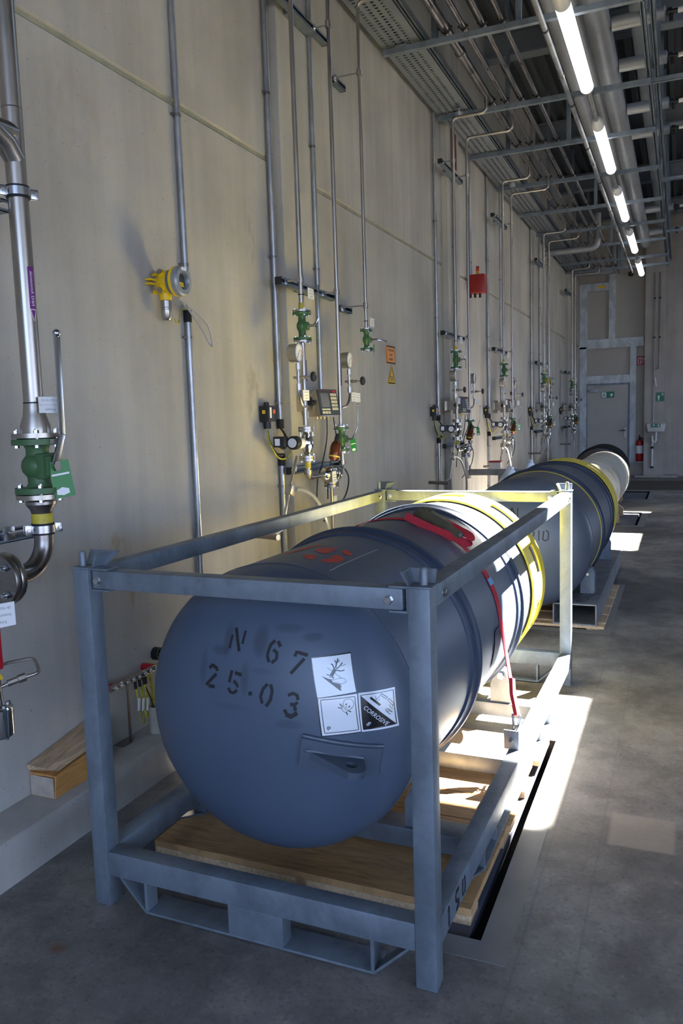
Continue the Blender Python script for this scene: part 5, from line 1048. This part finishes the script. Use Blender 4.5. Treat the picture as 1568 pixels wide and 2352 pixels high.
t = thing('pipe_elbow', 'thick steel elbow below the large green valve, ending at a round flange', 'pipe', (LX, LY, 1.28)); m = MB(); m.lathe([(0, .0), (.05, -.002), (.05, -.012), (.037, -.03), (.0325, -.045)], n=28)
m.tube([(0, 0, -.04), (0, 0, -.13)] + [(0, -.10 + .10 * math.cos(rad(a)), -.13 - .10 * math.sin(rad(a))) for a in range(10, 91, 10)] + [(0, -.172, -.23)], .0315, 20); m.build('tube', 'stainless_dark', t)
m = MB(); m.lathe([(.033, -.075), (.0345, -.075), (.0345, -.043), (.033, -.043)], n=24); m.build('yellow_tape', 'yellow_tape', t); m = MB(); m.lathe([(.0317, -.010), (.033, 0), (.0317, .01)], (0, -.160, -.23), (0, 1, 0), 24); m.build('yellow_tape', 'yellow_tape', t)
for y, mm in ((-.177, 'stainless'), (-.201, 'stainless_dark')):
    m = MB(); m.lathe([(0, 0), (.081, 0), (.083, .003), (.083, .019), (.081, .021), (0, .021)], (0, y - .01, -.23), (0, 1, 0), 40); fl = m.build('flange', mm, t)
for k in range(4):
    a = 2 * PI * (k + .5) / 4; c = Vector((.060 * math.cos(a), -.213, -.23 + .060 * math.sin(a))); m = MB(); m.lathe([(0, 0), (.011, 0), (.011, .010), (0, .010)], c, (0, -1, 0), 6); m.cyl(c, c - Vector((0, .022, 0)), .0065, 10); m.build('bolt', 'zinc_plated', fl)
m = MB(); m.lathe([(0, 0), (.011, 0), (.008, .012), (0, .012)], (0, -.213, -.23), (0, -1, 0), 14); m.build('centre_plug', 'stainless', fl)
for z, lb in ((2.262, 'upper pipe clamp on the thick pipe with rail to the left edge'), (1.185, 'lower pipe clamp below the large green valve with rail to the left edge')):
    t = strut('mounting_rail', lb, (-2.06, 1.4, z - .02), (-2.06, LY + .05, z - .02), (1, 0, 0), None)
    m = MB(); m.lathe([(.032, -.019), (.0365, -.019), (.0365, .019), (.032, .019)], (.11, LY - 1.4, .02), n=28, closed=True); m.build('rubber_lining', 'black_rubber', t)
    m = MB(); m.lathe([(.0366, -.0125), (.0395, -.0125), (.0395, .0125), (.0366, .0125)], (.11, LY - 1.4, .02), n=28, closed=True)
    for a in (65, 245): M = Matrix.Translation(Vector((.11, LY - 1.4, .02))) @ Matrix.Rotation(rad(a), 4, 'Z'); m.box((.038, -.010, -.015), (.062, -.006, .015), .001, M); m.box((.038, .006, -.015), (.062, .010, .015), .001, M); m.lathe([(0, -.016), (.006, -.016), (.006, .016), (0, .016)], M @ Vector((.052, 0, 0)), M.to_3x3() @ Vector((0, 1, 0)), 6)
    m.build('clamp_band', 'zinc_plated', t); m = MB(); m.cyl((.02, LY - 1.4 - .06, .01), (.085, LY - 1.4 - .028, .02), .006, 10); m.cbox((.022, LY - 1.4 - .065, .01), (.008, .05, .045), .002); m.build('threaded_rod', 'zinc_plated', t)
t = thing('drain_assembly', 'lower drain assembly with red strip, bent tube and round steel filter at the left edge', 'pipe', (-1.90, 1.722, .535)); m = MB(); m.cyl((0, 0, .2), (0, 0, .53), .026, 20); m.cyl((.0, .03, .2), (.0, .03, .50), .004, 8); m.build('column', 'stainless', t)
m = MB(); m.box((.010, -.02, .265), (.030, .022, .43), .003); m.build('red_strip', 'sign_red', t); m = MB(); m.prism([(-.012, 0), (.012, 0), (0, .02)], (.0305, .005, .235), (0, 1, 0), (0, 0, 1), (1, 0, 0), .001); m.build('warning_triangle', 'yellow_sign', t, smooth=False)
m = MB(); m.tube([(0, .02, .20), (.03, .07, .215), (.07, .125, .225), (.01, .165, .255), (-.05, .10, .25), (-.03, .02, .245)], .0055, 10, smooth_bend=.02); m.build('bent_tube', 'stainless', t); m = MB(); m.lathe([(0, 0), (.011, 0), (.011, .03), (.014, .032), (.014, .055), (0, .055)], (.015, .045, .209), (.4, .7, .14), 8); m.build('union_nut', 'stainless', t)
m = MB(); m.lathe([(0, .06), (.052, .06), (.054, .066), (.054, .145), (.050, .150), (.03, .155), (.026, .20), (0, .20)], n=36); m.build('round_filter', 'chrome', t)
for k in range(6): a = 2 * PI * k / 6; m = MB(); m.lathe([(0, 0), (.007, 0), (.007, .008), (0, .008)], (.042 * math.cos(a), .042 * math.sin(a), .15), n=6); m.lathe([(0, 0), (.007, 0), (.007, .008), (0, .008)], (.042 * math.cos(a), .042 * math.sin(a), .06), (0, 0, -1), 6); m.build('bolt', 'stainless_dark', t)
label_plate('pipe_label', 'white label at the left edge under the round blind flange', (-1.862, 1.733, .965), .10, .072, 3, rad(-20), [('DN 50 / PN 40', .012), ('Fass und Abfüllung', .010), ('Abfüllung', .012)])

# ---------------------------------------------------------------- low on the wall: earthing bar, wooden wedges, bracket
t = thing('earthing_bar', 'flat steel earthing bar with bolts and hanging yellow-green wires low on the wall', 'busbar', (-2.16, 2.57, .435)); m = MB(); m.box((0, -.02, -.014), (.006, .31, .014), .001); m.build('bar', 'stainless', t)
for k in range(8): m = MB(); y = .0 + .04 * k; m.lathe([(0, 0), (.010, 0), (.010, .012), (0, .012)], (.006, y, 0), (1, 0, 0), 6); m.cyl((.006, y, 0), (.026, y, 0), .005, 8); m.build('bolt', 'zinc_plated', t)
for y in (-.012, .27): m = MB(); m.cyl((-.048, y, .004), (0, y, .004), .017, 16); m.build('insulator', 'sign_red', t)
for k, y in enumerate((.13, .16, .19, .20)):
    m = MB(); z2 = -.22 + .02 * (k % 2); m.tube([(.014, y, -.01), (.02, y, -.07), (.02, y + .01, -.14), (.02, y + .035, z2), (.012, y + .06, z2 + .02), (.0, y + .07, -.10), (-.005, y + .06, -.02)], .0035, 8, smooth_bend=.02); w_ = m.build('earth_wire', 'cable_yellow', t)
    m = MB(); m.cyl((.014, y, -.012), (.016, y, -.045), .007, 10); m.build('cable_lug', 'black_rubber', w_)
    if k < 3: m = MB(); m.cbox((.025, y + .004, -.115 - .01 * k), (.003, .014, .055), .001, Matrix.Rotation(rad(-8), 3, 'X')); m.build('wire_tag', 'label_white', w_)
t = thing('earthing_strip', 'flat steel strip running from the earthing bar down to the plinth', 'strip', (-2.158, 2.66, .163)); m = MB(); m.box((0, -.006, 0), (.006, .006, .27)); m.box((-.04, -.05, 0), (.006, .006, .004)); m.build('strip', 'stainless_dark', t)
t = thing('wall_duct', 'black cable duct in the wall behind the drum, with wires coming out', 'duct', (XW + .001, 2.93, .475)); m = MB(); m.lathe([(.026, 0), (.030, 0), (.030, .035), (.026, .035)], n=24, ax=(1, 0, 0), closed=True); m.lathe([(0, .004), (.027, .004)], n=24, ax=(1, 0, 0)); m.build('sleeve', 'black_plastic', t)
m = MB(); m.tube([(.02, 0, -.01), (.06, -.03, -.02), (.055, -.06, -.03)], .004, 8); m.tube([(.02, .005, 0), (.065, -.02, -.01), (.05, -.075, -.035)], .004, 8); m.build('wires', 'cable_yellow', t)
t = thing('cement_stub', 'short grey cement stub with a black wire on the plinth behind the drum', 'stub', (-2.12, 2.80, ZP)); m = MB(); m.lathe([(0, 0), (.032, 0), (.030, .12), (.026, .12), (.026, .08), (0, .08)], n=20); m.build('stub', 'cement_cup', t); m = MB(); m.tube([(0, 0, .06), (-.01, -.02, .16), (-.03, -.05, .26)], .003, 8); m.build('wire', 'cable_black', t)
t = thing('timber_wedge', 'lower squared timber with a split tapered top, lying on the plinth', 'timber', (-2.09, 2.135, ZP), 0, 'timbers on the plinth'); m = MB(); m.hexa([(-.115, 0, .0), (0, 0, .0), (0, .315, 0), (-.115, .315, 0), (-.115, 0, .090), (0, .012, .082), (0, .315, .118), (-.115, .315, .105)], .003); m.build('timber', 'wood_orange', t, smooth=False)
m = MB(); m.box((-.112, -.0012, .003), (-.003, .001, .080)); m.build('end_grain', 'wood_end', t, smooth=False)
t = thing('timber_wedge', 'upper worn timber wedge resting on the lower timber against the wall', 'timber', (-2.09, 2.135, ZP), 0, 'timbers on the plinth'); m = MB(); m.hexa([(-.115, -.01, .100), (-.005, .03, .094), (-.004, .315, .122), (-.115, .315, .110), (-.115, -.012, .122), (-.030, .0, .113), (-.030, .315, .165), (-.115, .315, .175)], .003); m.build('timber', 'wood_beam', t, smooth=False)
t = thing('wall_bracket', 'grey steel bracket arm with leg sticking out from the wall behind the cage', 'bracket', (XW + .002, 8.86, .875)); m = MB(); m.box((0, -.06, -.07), (.012, .06, .07), .002); m.build('wall_plate', 'stainless_dark', t); m = MB(); m.box((.01, -.03, -.034), (.72, .03, .034), .003); m.build('arm', 'galvanized_dull', t); m = MB(); m.box((.34, -.028, -.71), (.40, .028, -.033), .003); m.box((.28, -.06, -.712), (.46, .06, -.70)); m.build('leg', 'galvanized_dull', t)
t = thing('storage_box', 'clear plastic box with red lid on the grey wall bracket', 'box', (-1.90, 8.86, .91)); m = MB(); m.hexa([(-.055, -.05, 0), (.055, -.05, 0), (.055, .05, 0), (-.055, .05, 0), (-.062, -.055, .075), (.062, -.055, .075), (.062, .055, .075), (-.062, .055, .075)], .004); m.build('tub', 'white_plastic', t); m = MB(); m.box((-.066, -.058, .075), (.066, .058, .092), .004); m.build('lid', 'sign_red', t)
# ---------------------------------------------------------------- under the roof
ORD = ['nearest', 'second', 'third', 'fourth', 'fifth', 'sixth', 'seventh', 'eighth', 'farthest']
RY = [6.15, 7.67, 8.95, 10.32, 11.82, 13.2, 14.55, 16.05, 17.0]
rail0 = None
for i, y in enumerate(RY):
    lb = '%s ceiling cross rail from the camera, carrying the gas pipes' % ORD[i]
    if rail0 is None:
        rail0 = strut('ceiling_rail', lb, (-2.16, y, 4.30), (-.285, y, 4.30), (0, 0, 1), 'ceiling cross rails')
        for x, r in ((-1.665, .036), (-1.530, .022), (-1.385, .020), (-1.245, .018)):
            z = {-1.665: 4.385, -1.530: 4.37, -1.385: 4.365, -1.245: 4.36}[x] - 4.30
            m = MB(); m.lathe([(r, -.012), (r + .004, -.012), (r + .004, .012), (r, .012)], (x + 2.16, 0, z), (0, 1, 0), 20, True)
            for s in (-1, 1): m.cbox((x + 2.16 + s * (r + .010), 0, z), (.014, .022, .012), .001)
            m.cyl((x + 2.16, 0, z - r - .002), (x + 2.16, 0, .018), .005, 8); m.build('pipe_clamp', 'black_rubber', rail0)
        m = MB(); m.lathe([(.0215, -.010), (.026, -.010), (.026, .010), (.0215, .010)], (-.938 + 2.16, 0, -.075), (0, 1, 0), 18, True); m.cyl((-.938 + 2.16, 0, -.05), (-.938 + 2.16, 0, -.02), .006, 8); m.build('pipe_clamp', 'black_rubber', rail0)
        m = MB(); m.box((-.001 + .11, -.03, .0205), (.20, .03, .028), .001); m.build('saddle_plate', 'galvanized', rail0)
    else: dup(rail0, (-2.16, y, 4.30), lb)
def along(name, label, x, z, y0, y1, r, m_, cat='pipe', n=16, group=None, ext=None):
    t = thing(name, label, cat, (x, y0, z), 0, group); m = MB(); m.cyl((0, 0, 0), (0, y1 - y0, 0), r, n); m.build('tube', m_, t)
    for y in ext or (): m = MB(); m.cyl((0, y - y0 - .03, 0), (0, y - y0 + .03, 0), r * 1.22, n); m.build('coupling', 'stainless_dark', t)
    return t
along('ceiling_pipe', 'thickest of the steel gas pipes lying on the ceiling rails, next to the wall', -1.665, 4.385, 3.0, 17.0, .0355, 'stainless_dark', group='gas pipes on the ceiling rails', ext=(6.6, 9.6, 12.6))
along('ceiling_pipe', 'second steel gas pipe from the wall on the ceiling rails', -1.530, 4.37, 3.0, 17.0, .0215, 'stainless_dark', group='gas pipes on the ceiling rails', ext=(7.2, 10.2))
along('ceiling_pipe', 'third steel gas pipe from the wall on the ceiling rails', -1.385, 4.365, 3.0, 17.3, .0195, 'stainless_dark', group='gas pipes on the ceiling rails', ext=(8.0, 11.5))
along('ceiling_pipe', 'fourth steel gas pipe from the wall on the ceiling rails', -1.245, 4.36, 3.0, 18.0, .0175, 'stainless_dark', group='gas pipes on the ceiling rails', ext=(6.3, 10.9))
along('lamp_conduit', 'dark cable conduit clamped under the ceiling rails beside the tube lamps', -.938, 4.225, 3.0, 17.2, .021, 'galvanized_dull', 'conduit', ext=(7.0, 9.5, 12.0))
along('insulated_pipe', 'left grey insulated pipe above the ceiling rails', -1.03, 4.82, 3.0, 17.5, .075, 'insulation_alu', n=24, group='insulated pipes under the roof')
along('insulated_pipe', 'thick grey insulated pipe right of the tube lamps', -.705, 4.80, 3.0, 17.4, .10, 'insulation_alu', n=28, group='insulated pipes under the roof')
along('insulated_pipe', 'grey insulated pipe farthest right of the two beside the lamps, partly hidden', -.88, 4.90, 3.0, 16.0, .06, 'insulation_alu', n=24, group='insulated pipes under the roof')
stub0 = None
SY = [7.62, 8.53, 9.75, 10.63, 14.6, 16.4]
for i, y in enumerate(SY):
    lb = '%s insulated branch pipe with a dark valve end, pointing right under the roof' % ['nearest', 'second', 'third', 'fourth', 'fifth', 'farthest'][i]
    if stub0 is None:
        stub0 = thing('branch_pipe', lb, 'pipe', (-.70, y, 4.80), 0, 'insulated branch pipes'); m = MB(); m.lathe([(0, .10), (.058, .10), (.058, .52), (.03, .53), (0, .53)], (0, 0, 0), (1, 0, 0), 22); m.build('insulation', 'insulation_alu', stub0)
        m = MB(); m.cyl((.52, 0, 0), (.62, 0, 0), .020, 12); m.cyl((.57, 0, -.075), (.57, 0, .03), .016, 12); m.cyl((.54, 0, 0), (.555, 0, 0), .035, 12); m.build('valve', 'black_plastic', stub0); m = MB(); m.cyl((.62, 0, 0), (.69, 0, .004), .022, 12); m.build('union', 'white_paint_metal', stub0)
    else: dup(stub0, (-.70, y, 4.80), lb)
rad0 = None
for i, (y, lb) in enumerate(((7.5, 'nearest grey radiant heater panel at the right edge under the roof'), (9.65, 'second grey radiant heater panel at the right edge under the roof'), (14.5, 'farthest grey radiant heater panel at the right edge under the roof'))):
    if rad0 is None:
        rad0 = thing('heater_panel', lb, 'heater', (.0, y, 4.72), 0, 'heater panels under the roof'); m = MB(); m.box((0, 0, 0), (.36, 1.2, .16), .01); m.build('panel', 'white_paint_metal', rad0)
        for k in range(6): m = MB(); m.box((-.008, .08, .012 + .024 * k), (.001, 1.12, .026 + .024 * k), .002); m.build('fin', 'white_paint_metal', rad0)
    else: dup(rad0, (.0, y, 4.72), lb)
# perforated cable tray along the wall
t = thing('cable_tray', 'perforated steel cable tray running along the wall above the ceiling rails', 'tray', (-2.16, 3.0, 4.335)); m = MB(); L = 14.3; xs = [0, .04, .065, .10, .125, .16, .185, .22, .245, .30]; ny = 330
for j in range(ny):
    y0, y1 = L * j / ny, L * (j + .55) / ny; y2 = L * (j + 1) / ny
    for k in range(9):
        solid = k % 2 == 0
        if not solid: m.poly([(xs[k], y0, 0), (xs[k + 1], y0, 0), (xs[k + 1], y1, 0), (xs[k], y1, 0)])
for k in range(0, 9, 2): m.poly([(xs[k] if k else 0, 0, 0), (xs[k + 1] if k < 8 else .30, 0, 0), (xs[k + 1] if k < 8 else .30, L, 0), (xs[k], L, 0)])
m.box((-.002, 0, 0), (0, L, .06)); m.box((.30, 0, 0), (.302, L, .06)); m.build('tray', 'roof_steel', t, smooth=False)
tr = strut('tray_rail', 'dark slotted steel rail running along the right side of the cable tray', (-1.83, 3.0, 4.36), (-1.83, 17.2, 4.36), (0, 0, -1), None)
t = thing('tray_cables', 'black cables lying in the cable tray', 'cables', (-2.06, 3.0, 4.35)); m = MB()
for k in range(3): m.cyl((.05 * k, 0, .012), (.05 * k, 14.2, .012), .010, 8)
m.build('sheath', 'cable_black', t)
for i, (a, b, lb) in enumerate((((-.30, 3.0, 4.35), (-.30, 17.4, 4.35), 'long slotted rail joining the right ends of the ceiling cross rails'), ((-.24, 3.0, 4.42), (-.24, 17.4, 4.42), 'upper long slotted rail beside the right ends of the ceiling cross rails'))): strut('ceiling_rail', lb, a, b, (0, 0, -1), 'long ceiling rails')
for y, lb in ((7.74, 'nearest galvanised outrigger rail going off to the right edge'), (10.97, 'second galvanised outrigger rail going off to the right edge'), (14.1, 'farthest galvanised outrigger rail going off to the right edge')): strut('outrigger_rail', lb, (-.27, y, 4.32), (2.2, y, 4.32), (0, 0, 1), 'outrigger rails')
# hangers up to the roof
hg0 = None; n_ = 0
HN = ['first', 'second', 'third', 'fourth', 'fifth', 'sixth', 'seventh', 'eighth', 'ninth']
for x, side in ((-1.76, 'wall-side'), (-1.13, 'middle'), (-.27, 'right-hand')):
    for i, y in enumerate((6.15, 7.67, 8.95, 10.32, 11.82, 13.2, 14.55, 16.05, 17.0)):
        if x < -.3 and i % 2: continue
        lb = '%s hanger post from the camera in the %s row above the ceiling rails' % (HN[i], side)
        if hg0 is None: hg0 = strut('hanger_post', lb, (x, y + .045, 4.30), (x, y + .045, 5.93), (0, 1, 0), 'hanger posts')
        else: dup(hg0, (x, y + .045, 4.30), lb)
# tube lamps
lamp0 = None
for i, y0 in enumerate((5.72, 8.22, 10.72, 13.22, 15.75)):
    lb = '%s glowing tube lamp in the row under the ceiling rails' % ['nearest', 'second', 'third', 'fourth', 'farthest'][i]
    if lamp0 is None:
        lamp0 = thing('tube_lamp', lb, 'lamp', (-.768, y0, 4.20), 0, 'tube lamps in a row'); m = MB(); m.lathe([(0, .03), (.052, .03), (.053, .04), (.053, 1.56), (.048, 1.572), (0, 1.578)], (0, 0, 0), (0, 1, 0), 28); m.build('glowing_tube', 'tube_glow', lamp0)
        m = MB(); m.lathe([(0, -.14), (.026, -.14), (.038, -.10), (.049, -.06), (.056, -.02), (.056, .055), (.0525, .055), (.0525, .031), (0, .031)], (0, 0, 0), (0, 1, 0), 28); m.build('end_cap', 'white_cap', lamp0); m = MB(); m.lathe([(.0535, 0), (.055, 0), (.055, .02), (.052, .026), (.045, .028)], (0, 1.552, 0), (0, 1, 0), 28); m.build('end_cap', 'white_cap', lamp0)
        for y in (.42, 1.35): m = MB(); m.cbox((0, y, .060), (.05, .03, .016), .003); m.cyl((0, y, .06), (0, y, .075), .012, 10); m.build('holder', 'cast_grey', lamp0)
        m = MB(); m.cyl((0, -.13, .0), (0, -.9, .02), .019, 12); m.cyl((0, -.16, 0), (0, -.10, 0), .024, 12); m.build('feed_tube', 'galvanized_light', lamp0)
    else: dup(lamp0, (-.768, y0, 4.20), lb)
# insulated cross pipes near the end of the hall
for i, (y, z, lb) in enumerate(((14.2, 4.20, 'nearest grey insulated elbow pipe crossing from the wall below the rails'), (17.6, 4.35, 'middle grey insulated elbow pipe crossing from the wall below the rails'), (18.9, 4.55, 'farthest grey insulated elbow pipe crossing from the wall below the rails'))):
    t = thing('cross_pipe', lb, 'pipe', (-2.18, y, z), 0, 'insulated cross pipes'); m = MB(); m.tube([(0, 0, 0), (.86, 0, 0), (.86, 0, .55)], .055, 18, smooth_bend=.14, bn=8); m.build('insulation', 'insulation_alu', t)
for i, (y, lb) in enumerate(((7.67, 'white ceiling detector box next to the second cross rail'), (10.2, 'white ceiling detector box next to the fourth cross rail'))):
    t = thing('junction_box', lb, 'box', (-1.93, y - .10, 4.26)); m = MB(); m.lathe([(0, -.014), (.03, -.012), (.038, 0), (.038, .03), (0, .03)], n=20); m.build('cover', 'cast_grey', t); m = MB(); m.cyl((0, 0, .03), (0, 0, .07), .012, 8); m.build('stem', 'cast_grey', t)
